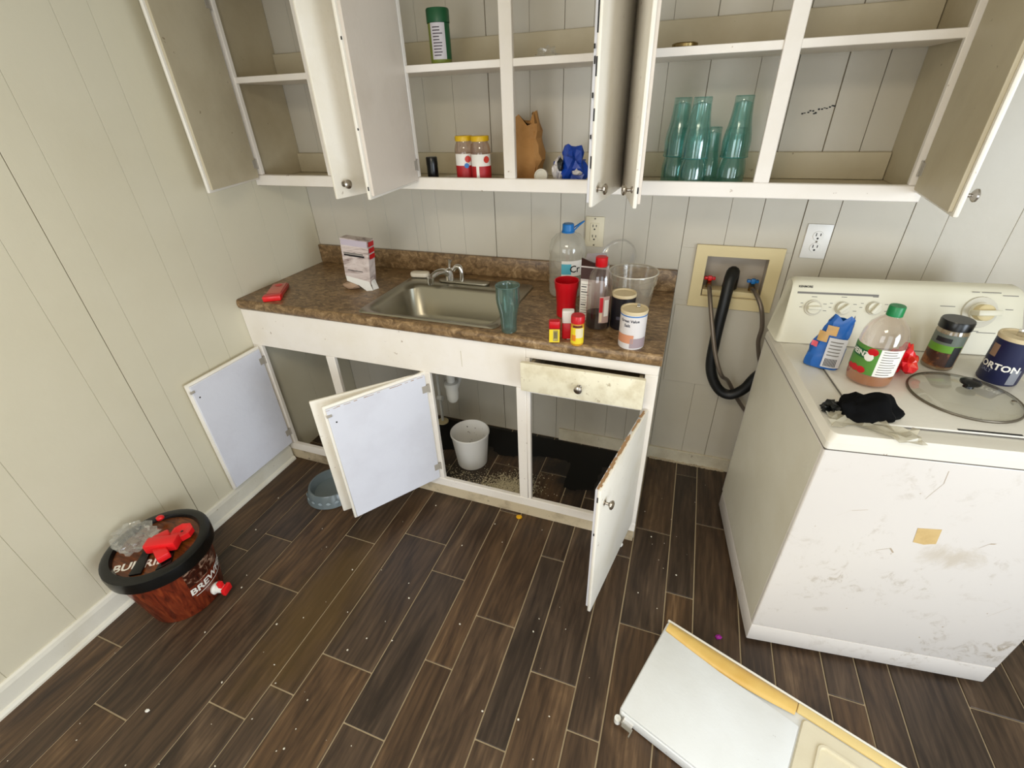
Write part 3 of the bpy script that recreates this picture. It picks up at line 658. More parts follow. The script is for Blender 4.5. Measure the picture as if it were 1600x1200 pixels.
for dx, dz_, w_ in ((-0.085, 0.012, 0.04), (0.02, 0.055, 0.05), (0.07, 0.048, 0.04), (0.075, 0.01, 0.02), (-0.055, -0.045, 0.02), (0.0, -0.055, 0.02), (-0.02, 0.055, 0.02), (0.03, -0.058, 0.05)):
    a = on_face(0.548+dx-w_/2, 1.022+dz_); b_ = on_face(0.548+dx+w_/2, 1.022+dz_); pl.add([a, b_, b_+UPV*0.0022, a+UPV*0.0022], [(0, 1, 2, 3)])
stuff(pl.build('dial_print', M_inkgrey, wm, smooth=False))
tpq = MB().prism([(0.284, 0.634), (0.336, 0.640), (0.343, 0.586), (0.331, 0.583), (0.318, 0.578), (0.292, 0.582)], 0, 0.0006); tpq.v = [(x, -0.0003-z, y) for x, y, z in tpq.v]
tpq.build('tape_patch', paint('old_tape', S(206, 176, 120), S(180, 146, 92), 0.6, 0.6, 30, world=False), wm, smooth=False)
# scratches on the front
scr = MB(); q = random.Random(5)
def scratch(pts, w_=0.0012):
    for (a, b_) in zip(pts[:-1], pts[1:]):
        scr.add([(a[0], -0.0004, a[1]), (b_[0], -0.0004, b_[1]), (b_[0]+w_, -0.0004, b_[1]+w_), (a[0]+w_, -0.0004, a[1]+w_)], [(0, 1, 2, 3)])
scratch([(0.09, 0.64), (0.12, 0.665), (0.155, 0.675)]); scratch([(0.275, 0.83), (0.28, 0.79), (0.268, 0.755), (0.262, 0.735)]); scratch([(0.565, 0.33), (0.59, 0.37), (0.60, 0.385)])
scratch([(0.22, 0.53), (0.25, 0.545), (0.262, 0.53)], 0.003); scratch([(0.435, 0.59), (0.45, 0.61), (0.462, 0.612)], 0.004); scratch([(0.19, 0.84), (0.205, 0.855)], 0.001)
for i in range(26): x, z = q.uniform(.05, .62), q.uniform(.15, .8); scratch([(x, z), (x+q.uniform(.001, .003), z+q.uniform(-.003, .003))], 0.0022)
stuff(scr.build('scratches', plain('scratch_brown', S(176, 158, 136), 0.7), wm, smooth=False))

# ---------------------------------------------------------------- refrigerator door lying on the floor
FA = math.radians(-19.8)
fd = thing('appliance_door', 'white appliance door with yellowed gasket lying flat on the floor', 'appliance door', (1.983, -0.936, 0.0), FA)
L, Wd, H = 1.15, 0.358, 0.055
M_fd = paint('door_skin', S(232, 234, 234), S(214, 214, 208), 0.4, 0.28, 4, 0.05, S(150, 140, 130), world=False)
M_liner = paint('cream_liner', S(226, 218, 194), S(206, 192, 158), 0.5, 0.35, 3, world=False)
M_gask = paint('yellowed_gasket', S(226, 190, 110), S(206, 158, 70), 0.8, 0.4, 6, bump=0.0, world=False)
MB().prism(rrect(0, L, -Wd, 0, 0.012), 0.006, H-0.008).build('shell', M_fd, fd, bevel=0.004)
lipm = MB().box(0, L, -0.007, -0.0002, H-0.0078, H+0.003); lipm.build('edge_lip', plain('lip_white', S(236, 232, 220), 0.35), fd, bevel=0.0015)
gk = MB(); pr = [(-0.0075, 0.0), (-0.010, 0.006), (-0.020, 0.009), (-0.034, 0.008), (-0.042, 0.004), (-0.044, 0.0)]
gp = spline([(0.008, 0, 0), (0.2, -0.004, 0), (0.4, -0.004, 0)], 6)
n = len(pr)
for k in range(13):
    t = k/12; x = 0.008+t*0.40; w_ = 1.0+0.55*math.sin(t*PI*0.95)
    for (y, z) in pr: gk.v.append((x, -0.0075+(y+0.0075)*w_, H-0.0078+0.004+z*1.1))
for k in range(12):
    for i in range(n-1): gk.f.append((k*n+i, (k+1)*n+i, (k+1)*n+i+1, k*n+i+1))
gk.f += [tuple(range(n)), tuple(range(13*n-1, 12*n-1, -1))]
gk.build('gasket', M_gask, fd, ang=60)
gk2 = MB().box(0.41, L-0.01, -0.036, -0.0075, H-0.0076, H+0.004); gk2.build('gasket', plain('pale_gasket', S(232, 206, 140), 0.4), fd, bevel=0.004)
sheet = MB().prism([(0.004, -Wd+0.004), (0.424, -Wd+0.004), (0.424, -0.075), (0.37, -0.070), (0.30, -0.068), (0.2, -0.066), (0.1, -0.056), (0.004, -0.045)], H-0.0076, H+0.002)
sheet.build('smooth_panel', M_fd, fd, bevel=0.002)
ln = MB(); N = 4
lp = [(rrect(0.428, L-0.01, -Wd+0.006, -0.038, 0.012, N), H-0.0076), (rrect(0.432, L-0.014, -Wd+0.010, -0.042, 0.012, N), H-0.001), (rrect(0.474, L-0.06, -Wd+0.05, -0.078, 0.02, N), H), (rrect(0.4765, L-0.0625, -Wd+0.0525, -0.0805, 0.018, N), H+0.004), (rrect(0.482, L-0.068, -Wd+0.058, -0.086, 0.014, N), H+0.004), (rrect(0.4845, L-0.07, -Wd+0.06, -0.088, 0.012, N), H-0.006)]
n = len(lp[0][0])
for l, z in lp: ln.v += [(x, y, z) for x, y in l]
for k in range(len(lp)-1):
    for i in range(n): ln.f.append((k*n+i, k*n+(i+1) % n, (k+1)*n+(i+1) % n, (k+1)*n+i))
ln.f.append(tuple(range((len(lp)-1)*n, len(lp)*n)))
ln.build('inner_liner', M_liner, fd, ang=30)
br = MB().box(0.018, 0.050, -Wd-0.022, -Wd-0.0002, 0.018, 0.022).box(0.018, 0.022, -Wd-0.022, -Wd-0.0002, 0.0221, 0.040).box(0.050, 0.054, -Wd-0.034, -Wd-0.010, 0.010, 0.022); br.build('hinge_bracket', M_chrome, fd, smooth=False)
MB().lathe([(0.001, 0.0), (0.010, 0.0), (0.010, 0.022), (0.001, 0.022)], 12, (0.006, -Wd-0.014, 0.012)).build('hinge_pin', M_white, fd)
for x, y in ((0.04, -0.04), (0.04, -Wd+0.04), (L-0.05, -0.04), (L-0.05, -Wd+0.04)): MB().lathe([(0.001, 0), (0.012, 0), (0.012, 0.006), (0.001, 0.006)], 10, (x, y, 0)).build('bumper', M_white, fd)

# ---------------------------------------------------------------- bucket on the floor and what lies on it
BX, BY = 0.199, -1.392
bu = thing('bucket', 'wood-patterned brown plastic bucket with black lid and tap by the left wall', 'bucket', (BX, BY, 0.0))
BR0, BR1, BH = 0.122, 0.158, 0.282
MB().lathe([(0.001, 0.0), (BR0-0.004, 0.0), (BR0, 0.004), (BR1, BH)], 40).build('body', M_bucket, bu)
rf = lambda z: BR0+(BR1-BR0)*(z-0.004)/(BH-0.004)+0.0012
BA = math.radians(-14)
pic = MB().lathe([(rf(0.152), 0.152), (rf(0.252), 0.252)], 14, (0, 0, 0), BA-0.05, BA+0.95)
pic.build('print_patch', woodprint_mat('photo_print', S(14, 8, 7), S(70, 28, 14), S(226, 190, 160), (14, 14, 18)), bu)
cyl_map(text_mesh('BREWFER', 0.043, bold=0.0012), 0.15, BA+0.58, 0.122, rfun=lambda z: rf(z)+0.0008).build('lettering', M_inkwhite, bu, smooth=False)
MB().lathe([(rf(0.094)+0.0008, 0.094), (rf(0.097)+0.0008, 0.097)], 16, (0, 0, 0), BA+0.0, BA+1.15).build('print_line', M_inkwhite, bu)
ring = MB().lathe([(BR1+0.002, BH-0.035), (BR1+0.012, BH-0.035), (BR1+0.014, BH-0.002), (BR1+0.012, BH+0.012), (BR1+0.002, BH+0.018), (BR1-0.018, BH+0.018), (BR1-0.024, BH+0.008), (BR1-0.024, BH+0.003)], 44); ld = ring.build('lid', M_black, bu)
MB().lathe([(0.001, BH+0.0045), (BR1-0.024, BH+0.0045)], 40).build('lid_label', M_bucketlid, ld)
def wedge(pts): 
    mm = MB().prism(pts, BH+0.005, BH+0.014); return mm
dirv = Vector((math.cos(math.radians(-52)), math.sin(math.radians(-52)))); nv = Vector((-dirv.y, dirv.x))
def LP(a, b): p = dirv*a+nv*b; return (p.x, p.y)
wedge([LP(-0.02, -0.030), LP(-0.025, -0.008), LP(0.125, -0.012), LP(0.120, -0.052)]).build('handle_bar', M_black, ld, bevel=0.003)
wedge([LP(-0.03, 0.062), LP(0.11, 0.075), LP(0.128, 0.030)]).build('handle_wing', M_black, ld, bevel=0.003)
for s_, pos in (('BUI', LP(0.072, -0.082)), ('RIL', LP(0.080, 0.012))):
    flat_map(text_mesh(s_, 0.046, bold=0.0012), (pos[0], pos[1], BH+0.0060), (nv.x, nv.y, 0), (-dirv.x, -dirv.y, 0)).build('lettering', M_inkwhite, ld, smooth=False)
sa = math.radians(14); sp0 = Vector((math.cos(sa), math.sin(sa), 0))
tap = MB().lathe([(0.001, 0), (0.017, 0), (0.019, 0.006), (0.014, 0.010), (0.012, 0.034), (0.001, 0.036)], 16)
MT = Matrix.Translation(sp0*rf(0.052)+Vector((0, 0, 0.052))) @ Matrix.Rotation(sa, 4, 'Z') @ Matrix.Rotation(PI/2, 4, 'Y') @ Matrix.Scale(1.25, 4)
tap.xf(MT); tpo_ = tap.build('spigot', M_white, bu)
h = MB().box(-0.030, 0.022, -0.007, 0.007, 0.020, 0.034).box(-0.012, 0.012, -0.016, 0.016, 0.0342, 0.046); h.xf(MT); h.build('tap_handle', M_redb, tpo_, bevel=0.003)
rp = thing('red_plastic_piece', 'round red plastic piece with square hole on the bucket lid', 'plastic piece', (BX+0.062, BY+0.062, BH+0.018))
MB().lathe([(0.001, 0.0), (0.036, 0.0), (0.036, 0.022), (0.028, 0.022), (0.010, 0.016), (0.001, 0.016)], 8).build('cap_shell', M_redb, rp, smooth=False)
box(-0.004, 0.004, -0.004, 0.004, 0.0161, 0.0168).build('square_hole', M_ink, rp, smooth=False)
rw = MB(); 
for (c_, s_, r_) in (((0, 0, 0.020), (0.052, 0.022, 0.020), 0.5), ((0.03, -0.028, 0.014), (0.03, 0.02, 0.014), -0.4), ((-0.03, 0.02, 0.016), (0.026, 0.018, 0.016), 1.1)):
    mm = MB().box(-s_[0], s_[0], -s_[1], s_[1], -s_[2], s_[2]); mm.xf(Matrix.Translation(c_) @ Matrix.Rotation(r_, 4, 'Z')); rw.add(mm.v, mm.f)
tag(rw.build('red_plastic_clip', M_redb, bevel=0.006, loc=(BX+0.052, BY-0.004, BH+0.0185)), 'red plastic clip pieces lying beside the clear bag on the bucket', 'clip')
M_film = clear('clear_film', (0.97, 0.97, 0.97, 1), 0.07, 0.12, 0.06)
cb = ico(0.082, 4, (1.0, 0.72, 0.32), 0.6, 3.6, 3, cut=-0.012)
tag(cb.build('plastic_bag', M_film, loc=(BX-0.086, BY-0.012, BH+0.0305), ang=25), 'crumpled clear plastic bag on the bucket lid', 'bag')
tag(ico(0.014, 2, (1, 1, 0.7), 0.2, 4, 2).build('red_bung', M_redb, loc=(BX-0.085, BY+0.085, BH+0.03)), 'small red plug at the rim of the bucket lid', 'plug')

# ---------------------------------------------------------------- floor objects
pb = thing('pet_bowl', 'translucent grey plastic pet bowl on the floor below open doors', 'bowl', (0.385, -0.745, 0.0))
MB().lathe([(0.001, 0.004), (0.112, 0.002), (0.118, 0.0), (0.122, 0.004), (0.104, 0.058), (0.100, 0.064), (0.094, 0.062), (0.082, 0.022), (0.001, 0.018)], 40).build('shell', clear('grey_bowl', (0.62, 0.66, 0.66, 1), 0.10, 0.2, 0.55, S(130, 142, 146)), pb)
q = random.Random(2)
pm = MB()
for k in range(9):
    a = -2.4+k*0.34; mm = ico(0.010, 1, (0.3, 1.2, 0.9)); mm.xf(Matrix.Translation((0.1155*math.cos(a), 0.1155*math.sin(a), 0.030)) @ Matrix.Rotation(a, 4, 'Z')); pm.add(mm.v, mm.f)
stuff(pm.build('embossed_marks', plain('grey_emboss', S(150, 162, 168), 0.4), pb))
pa = thing('paper_pail', 'white paper tub standing empty on the cabinet floor below the sink', 'tub', (0.952, -0.320, 0.0010))
MB().lathe([(0.001, 0.006), (0.074, 0.006), (0.074, 0.0), (0.077, 0.0), (0.096, 0.183), (0.100, 0.186), (0.100, 0.194), (0.096, 0.197), (0.093, 0.193), (0.0745, 0.012), (0.001, 0.011)], 40).build('shell', plain('waxed_paper', S(232, 230, 226), 0.45), pa)
sp_ = MB(); q = random.Random(4)
for i in range(16):
    a = q.uniform(0.7, 2.3); z = q.uniform(0.05, 0.185); r_ = 0.0745+(0.0185)*(z-0.012)/0.181-0.0012
    mm = ico(0.0026*q.uniform(.5, 1.2), 1, (0.4, 1, 1)); mm.xf(Matrix.Translation((r_*math.cos(a), r_*math.sin(a), z)) @ Matrix.Rotation(a, 4, 'Z')); sp_.add(mm.v, mm.f)
stuff(sp_.build('dirt_specks', plain('dirt_brown', S(70, 46, 26), 0.8), pa))
def grains(name, pts, sizes, mat, label, cat, seed=1, flat=0.4):
    q = random.Random(seed); mm = MB()
    for (x, y) in pts:
        r_ = q.uniform(*sizes); g_ = MB().lathe([(0.0001, 0), (r_, 0), (r_*0.6, r_*flat), (0.0001, r_*flat*1.1)], 5, (0, 0, 0))
        g_.xf(Matrix.Translation((x, y, 0.0002)) @ Matrix.Rotation(q.uniform(0, 6), 4, 'Z') @ Matrix.Diagonal((1, q.uniform(.5, 1), 1, 1))); mm.add(g_.v, g_.f)
    o = mm.build(name, mat, smooth=False); o['label'] = label; o['category'] = cat; return stuff(o)
q = random.Random(11); pts = []
for i in range(3600):
    t = q.random(); x = 1.09+q.gauss(0.10, 0.065); y = -0.46+q.gauss(0, 0.05)+(x-1.2)*0.35
    if y > -0.558 and x < 1.40: pts.append((x, y))
for i in range(700): pts.append((q.gauss(1.02, 0.1), min(-0.2, max(-0.557, q.gauss(-0.46, 0.05)))))
pts = [p_ for p_ in pts if (p_[0]-0.952)**2+(p_[1]+0.32)**2 > 0.085**2]
grains('spilled_powder', pts, (0.0010, 0.0040), plain('pale_powder', S(206, 194, 162), 0.9), 'pale powder spilled across the cabinet floor beside the white tub', 'powder', 3, 0.25)
pts = [(q.uniform(0.15, 2.1), q.uniform(-2.0, -0.65)) for i in range(90)]+[(q.uniform(1.84, 2.12), q.uniform(-0.8, -0.1)) for i in range(12)]+[(q.uniform(2.4, 3.0), q.uniform(-1.3, -0.95)) for i in range(12)]+[(q.uniform(1.38, 1.75), q.uniform(-.54, -.40)) for i in range(8)]
pts = [p_ for p_ in pts if (p_[0]-BX)**2+(p_[1]-BY)**2 > .04 and (p_[0]-.385)**2+(p_[1]+.745)**2 > .03 and not (p_[0] > 1.82 and -1.75 < p_[1] < -0.88)]
grains('floor_crumbs', pts, (0.0012, 0.0042), plain('crumb_white', S(222, 214, 196), 0.8), 'tiny pale crumbs and paint flakes scattered over the dark floor', 'crumbs', 5, 0.6)
q = random.Random(31)
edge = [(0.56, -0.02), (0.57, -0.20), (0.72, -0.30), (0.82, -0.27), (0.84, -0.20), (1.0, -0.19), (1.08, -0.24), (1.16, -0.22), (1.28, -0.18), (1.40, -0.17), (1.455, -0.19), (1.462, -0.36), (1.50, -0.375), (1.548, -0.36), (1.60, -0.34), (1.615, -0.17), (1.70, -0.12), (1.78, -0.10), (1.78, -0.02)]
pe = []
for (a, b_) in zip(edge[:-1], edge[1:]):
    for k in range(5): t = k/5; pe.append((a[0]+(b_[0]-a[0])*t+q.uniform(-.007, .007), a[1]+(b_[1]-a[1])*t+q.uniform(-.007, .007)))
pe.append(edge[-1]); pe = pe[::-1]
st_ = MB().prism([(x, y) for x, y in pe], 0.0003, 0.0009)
st_ = st_.build('stain_and_shade', plain('stain_and_shade', S(9, 8, 7), 0.6, spec=0.3), smooth=False); tag(st_, 'black stain and painted-in shade on the floor at the back inside the base cabinet', 'residue'); stuff(st_)  # thin dark sheet: black floor stain with the cabinet's shade painted in
tag(ico(0.014, 2, (1, 0.9, 0.45), 0.2, 3, 5, cut=-0.004).build('yellow_scrap', plain('amber_scrap', S(226, 168, 20), 0.3), loc=(1.315, -0.615, 0.0045)), 'small amber yellow scrap on the floor at the toe board', 'scrap')
tag(ico(0.011, 1, (1, 0.8, 0.5), 0.7, 4, 6, cut=-0.004).build('purple_scrap', plain('purple_foil', S(150, 22, 140), 0.3), smooth=False, loc=(2.154, -0.912, 0.0045)), 'tiny purple foil scrap on the floor near the appliance door', 'scrap')
tag(ico(0.02, 2, (0.9, 0.7, 1.0), 0.5, 3, 8, cut=-0.008).build('caulk_lump', M_paperw, loc=(1.765, -0.628, 0.0085)), 'off-white lump of filler at the foot of the right cabinet corner', 'filler')
wch = MB(); q = random.Random(21)
for (x, y) in ((0.60, -1.68), (0.272, -1.74)):
    pass
tag(ico(0.008, 1, (1, 0.8, 0.5), 0.6, 4, 9, cut=-0.003).build('paint_chip', M_paperw, smooth=False, loc=(0.449, -1.742, 0.0035)), 'white paint chip on the floor near the lower left corner of the photo', 'chip')

# ---------------------------------------------------------------- things on the counter
def bottle(t, prof, mat, seg=28, name='body', **k): return MB().lathe(prof, seg, **k).build(name, mat, t)
# red case
rc = thing('red_case', 'flat red plastic case with pinkish top near the left end of the counter', 'case', (0.135, -0.487, CT+0.0003), math.radians(121))
box(-0.092, 0.092, -0.036, 0.036, 0, 0.020).build('shell', plain('red_translucent', S(186, 62, 54), 0.3), rc, bevel=0.006)
box(-0.096, -0.052, -0.038, 0.038, 0.0, 0.023).build('end_cap', M_redb, rc, bevel=0.005)
box(-0.048, 0.086, -0.029, 0.029, 0.0201, 0.0225).build('cover', plain('pink_cover', S(206, 112, 96), 0.35), rc, bevel=0.002)
MB().lathe([(0.012, 0.0226), (0.016, 0.0240), (0.0001, 0.0240)], 18, (0.055, 0, 0)).build('button', M_redb, rc)
# torn carton
tc = thing('torn_carton', 'torn open printed carton standing left of the sink', 'carton', (0.470, -0.315, CT+0.0003), math.radians(4))
m = MB(); tw, td = 0.068, 0.025
ring0 = [(-tw, -td), (tw, -td), (tw, td), (-tw, td)]
m.add([(x*0.9-0.0, y, z_) for (x, y), z_ in zip(ring0, (0.060, 0.030, 0.028, 0.062))]+[(x, y+0.006, 0.225) for x, y in ring0], [(0, 1, 5, 4), (1, 2, 6, 5), (2, 3, 7, 6), (3, 0, 4, 7), (4, 5, 6, 7), (3, 2, 1, 0)])
m.xf(Matrix.Rotation(math.radians(5), 4, 'Y')); tb_ = m.build('carton_body', M_grad, tc, smooth=False)
fl_ = MB().add([(-0.055, -td+0.001, 0.063), (0.06, -td+0.001, 0.040), (0.072, -0.024, 0.0), (0.045, -0.034, 0.0), (0.01, -0.030, 0.022), (-0.05, -0.028, 0.040)], [(0, 1, 4, 5), (1, 2, 3, 4)]); fl_.build('torn_flap', M_paperw, tc, solid=0.0012)
MB().add([(0.062, -0.016, 0.045), (0.066, 0.014, 0.04), (0.082, 0.008, 0.0), (0.070, -0.020, 0.0)], [(0, 1, 2, 3)]).build('torn_flap', M_paperw, tc, solid=0.0012)
ico(0.032, 2, (1.3, 0.8, 0.5), 0.5, 3, 4, cut=-0.015).build('crumpled_liner', plain('liner_tan', S(178, 148, 122), 0.6), tc, smooth=False, loc=(-0.045, -0.012, 0.0155))
RM = Matrix.Rotation(math.radians(5), 4, 'Y')
for (x0, x1, z0, z1, mt, nm) in ((-0.064, 0.064, 0.196, 0.222, plain('print_mauve', S(196, 184, 196), 0.5), 'print_band'), (-0.056, 0.040, 0.160, 0.166, M_inkgrey, 'print_band'), (-0.055, 0.045, 0.150, 0.158, M_ink, 'print_band'), (-0.045, 0.03, 0.085, 0.088, M_ink, 'print_line')):
    mm = MB().add([(x0, -td+0.0055*((z-0.04)/0.19)-0.0006, z) for z in (z0,)]+[(x1, -td+0.0055*((z0-0.04)/0.19)-0.0006, z0), (x1, -td+0.0055*((z1-0.04)/0.19)-0.0006, z1), (x0, -td+0.0055*((z1-0.04)/0.19)-0.0006, z1)], [(0, 1, 2, 3)]); mm.xf(RM); mm.build(nm, mt, tc, smooth=False)
for z0 in (0.145, 0.172, 0.199):
    mm = MB().add([(tw+0.0006, -td+0.008, z0), (tw+0.0006, td+0.001, z0), (tw+0.0006, td+0.002, z0+0.020), (tw+0.0006, -td+0.009, z0+0.020)], [(0, 1, 2, 3)]); mm.xf(RM); mm.build('side_print', M_red, tc, smooth=False)
# soap
so = MB().prism(rrect(-0.047, 0.047, -0.024, 0.024, 0.022), 0, 0.022); tag(so.build('soap_bar', plain('soap', S(236, 226, 206), 0.45), bevel=0.007, loc=(0.665, -0.118, CT+0.0065), rot=(0, 0, 0.15)), 'white bar of soap on the sink rim left of the faucet', 'soap')
# green tumblers
M_tumb = clear('teal_plastic', (0.78, 0.92, 0.90, 1), 0.07, 0.10, 0.09, S(90, 160, 152))
M_tumb2 = clear('grey_teal_plastic', (0.72, 0.82, 0.79, 1), 0.09, 0.12, 0.20, S(110, 138, 130))
def tumbler(mat, label, group, up=True):
    t = thing('tumbler', label, 'glass', (0, 0, 0), 0, group)
    out = [(0.001, 0.003), (0.0245, 0.003), (0.0255, 0.0), (0.0275, 0.002), (0.0275, 0.018), (0.0295, 0.05), (0.033, 0.075), (0.040, 0.105), (0.0425, 0.125), (0.0415, 0.160), (0.0425, 0.170)]
    inn = [(0.0405, 0.168), (0.0395, 0.158), (0.0405, 0.125), (0.038, 0.106), (0.031, 0.076), (0.0275, 0.05), (0.0255, 0.020), (0.001, 0.012)]
    pr = out+inn
    if not up: pr = [(r_, 0.170-z) for r_, z in pr]
    fl = lambda a, z: 0.018*math.cos(a*10) if 0.02 < (z if up else 0.17-z) < 0.10 else 0.0
    MB().lathe(pr, 40, flute=fl).build('tumbler_wall', mat, t, ang=60)
    rz_ = 0.1705 if up else -0.0005
    MB().lathe([(0.0422, rz_), (0.0432, rz_+0.0012), (0.0422, rz_+0.0024), (0.0405, rz_+0.0012), (0.0422, rz_)] if up else [(0.0422, 0.0), (0.0432, 0.0012), (0.0422, 0.0024), (0.0412, 0.0012), (0.0422, 0.0)], 36).build('rim', plain('rim_teal' if not up else 'rim_grey', S(60, 124, 118) if not up else S(92, 116, 110), 0.25), t)
    return t
tm = tumbler(M_tumb2, 'grey-green plastic tumbler standing upright at the front of the sink', None); tm.location = (1.284, -0.566, CT+0.0003)
SHELF0 = 1.3563
gl_spots = [(1.762, -0.160, 0, 'teal tumbler upside down, lower one of the back left stack'), (1.762, -0.160, 1, 'teal tumbler upside down, upper one of the back left stack'),
            (1.822, -0.225, 0, 'teal tumbler upside down, lower one of the front middle stack'), (1.822, -0.225, 1, 'teal tumbler upside down, upper one of the front middle stack'),
            (1.868, -0.140, 0, 'single teal tumbler upside down between the two tumbler stacks'),
            (1.942, -0.190, 0, 'teal tumbler upside down, lower one of the right stack'), (1.942, -0.190, 1, 'teal tumbler upside down, upper one of the right stack')]
g0 = tumbler(M_tumb, gl_spots[0][3], 'teal tumblers in the wall cabinet', False)
for i, (x, y, lv, lb) in enumerate(gl_spots):
    o = g0 if i == 0 else copy_tree(g0); o.location = (x, y, SHELF0+lv*0.086); o['label'] = lb
# water jug
jg = thing('water_jug', 'large clear water jug with blue cap against the backsplash', 'jug', (1.392, -0.150, CT+0.0003), VIEW(1.392, -0.15))
M_pet = clear('clear_pet', (0.95, 0.96, 0.95, 1), 0.08, 0.12, 0.24, S(222, 216, 204))
MB().lathe([(0.001, 0.006), (0.058, 0.0), (0.070, 0.008), (0.074, 0.03), (0.072, 0.045), (0.075, 0.06), (0.072, 0.08), (0.075, 0.10), (0.075, 0.155), (0.072, 0.165), (0.075, 0.18), (0.074, 0.20), (0.066, 0.228), (0.048, 0.248), (0.026, 0.258), (0.022, 0.262), (0.022, 0.272)], 36).build('body', M_pet, jg)
MB().lathe([(0.022, 0.256), (0.026, 0.256), (0.0265, 0.262), (0.024, 0.264), (0.023, 0.288), (0.020, 0.291), (0.001, 0.291)], 22).build('cap', M_blue, jg)
MB().tube(spline([(0.004, 0.020, 0.262), (0.0, 0.045, 0.285), (-0.004, 0.062, 0.298), (-0.012, 0.050, 0.290), (-0.012, 0.018, 0.270)], 5), 0.0028, 8).build('carry_loop', M_blue, jg)
cyl_patch(0.0758, -0.30, 0.85, 0.100, 0.162).build('label', M_paperw, jg)
cyl_patch(0.0762, -0.30, 0.22, 0.108, 0.150).build('label_blue', plain('teal_print', S(86, 176, 196), 0.5), jg)
cyl_map(text_mesh('Cr', 0.040, bold=0.0006), 0.0768, 0.42, 0.128).build('lettering', M_ink, jg, smooth=False)
# red cup
rcu = thing('red_cup', 'tall red plastic cup in front of the water jug', 'cup', (1.446, -0.372, CT+0.0003))
MB().lathe([(r_, z*0.86) for r_, z in [(0.001, 0.003), (0.033, 0.003), (0.034, 0.0), (0.036, 0.003), (0.0365, 0.06), (0.041, 0.118), (0.044, 0.130), (0.0460, 0.158), (0.0475, 0.160), (0.0460, 0.162), (0.043, 0.160), (0.042, 0.132), (0.034, 0.06), (0.033, 0.008), (0.001, 0.006)]], 24).build('shell', M_red, rcu, ang=22)
# carton with nutrition panel
cn = thing('drink_mix_carton', 'brown and white carton with torn top beside the red cup', 'carton', (1.550, -0.382, CT+0.0003), math.radians(-5))
box(-0.045, 0.045, -0.021, 0.021, 0, 0.205).build('carton_body', plain('carton_grey', S(196, 186, 180), 0.5), cn, smooth=False)
cnp = box(-0.043, -0.004, -0.0218, -0.0211, 0.012, 0.150).build('nutrition_panel', M_inkwhite, cn, smooth=False)
mm = MB()
for k in range(13): zz = 0.02+k*0.0098; hh = 0.0035 if k in (4, 9, 11) else 0.0014; mm.box(-0.041, -0.008-0.016*random.random(), -0.0223, -0.0219, zz, zz+hh)
stuff(mm.build('printed_lines', M_ink, cnp, smooth=False))
box(-0.0452, 0.0452, -0.0215, -0.0211, 0.158, 0.200).build('brown_band', plain('cocoa_brown', S(62, 34, 28), 0.5), cn, smooth=False)
MB().add([(-0.045, -0.021, 0.205), (0.045, -0.021, 0.205), (0.052, -0.040, 0.232), (0.0, -0.046, 0.226), (-0.040, -0.036, 0.238)], [(0, 1, 2, 3, 4)]).build('torn_flap', plain('cocoa_brown2', S(70, 44, 38), 0.55), cn, solid=0.001)
MB().add([(0.045, 0.021, 0.205), (-0.045, 0.021, 0.205), (-0.04, 0.03, 0.235), (0.03, 0.026, 0.245)], [(0, 1, 2, 3)]).build('torn_flap', plain('flap_grey', S(150, 140, 140), 0.55), cn, solid=0.001)
# syrup bottle
sy = thing('syrup_bottle', 'clear bottle with red cap and dark syrup at the bottom', 'bottle', (1.583, -0.452, CT+0.0003), VIEW(1.58, -0.45))
MB().lathe([(0.001, 0.004), (0.035, 0.0), (0.042, 0.006), (0.043, 0.05), (0.043, 0.14), (0.041, 0.175), (0.034, 0.205), (0.019, 0.222), (0.017, 0.236)], 32, sx=0.72).build('body', clear('syrup_clear', (0.90, 0.86, 0.85, 1), 0.08, 0.10, 0.05, S(160, 136, 130)), sy)
MB().lathe([(0.001, 0.006), (0.034, 0.003), (0.0405, 0.008), (0.0412, 0.062), (0.001, 0.062)], 28, sx=0.70).build('syrup', plain('dark_syrup', S(16, 7, 6), 0.15), sy)
MB().lathe([(0.019, 0.226), (0.0205, 0.228), (0.0205, 0.256), (0.018, 0.258), (0.001, 0.258)], 20).build('cap', M_red, sy)
def ell_patch(r, a0, a1, z0, z1, sx): return MB().lathe([(r, z0), (r, z1)], 10, (0, 0, 0), a0, a1, sx=sx)
def skew(m, k, zc):
    m.v = [(x*math.cos(k*(z-zc))-y*math.sin(k*(z-zc)), x*math.sin(k*(z-zc))+y*math.cos(k*(z-zc)), z) for x, y, z in m.v]; return m
ell_patch(0.0436, 0.05, 0.95, 0.030, 0.128, 0.72).build('label', plain('label_mauve', S(180, 150, 140), 0.5), sy)
ell_patch(0.0440, 0.06, 0.34, 0.070, 0.124, 0.72).build('label_red', M_red, sy)
ell_patch(0.0440, 0.10, 0.30, 0.034, 0.068, 0.72).build('label_cream', plain('label_cream', S(222, 200, 170), 0.5), sy)
ell_patch(0.0440, 0.45, 0.85, 0.055, 0.115, 0.72).build('label_text', M_paperw, sy)
# clear tub
tb = thing('clear_tub', 'clear plastic tub with wide rim behind the canisters', 'tub', (1.672, -0.245, CT+0.0003))
M_cl = clear('clear_tub_plastic', (0.95, 0.94, 0.92, 1), 0.07, 0.14, 0.14, S(224, 214, 196))
MB().lathe([(0.001, 0.004), (0.066, 0.0), (0.070, 0.004), (0.083, 0.105), (0.088, 0.108), (0.089, 0.128), (0.086, 0.130), (0.088, 0.145), (0.092, 0.147), (0.091, 0.152), (0.086, 0.150), (0.081, 0.106), (0.067, 0.008), (0.001, 0.007)], 40).build('tub_wall', M_cl, tb)
MB().lathe([(0.088, 0.148), (0.0925, 0.1495), (0.092, 0.1525), (0.088, 0.1515)], 40).build('rim', plain('rim_milky', S(210, 202, 186), 0.3), tb)
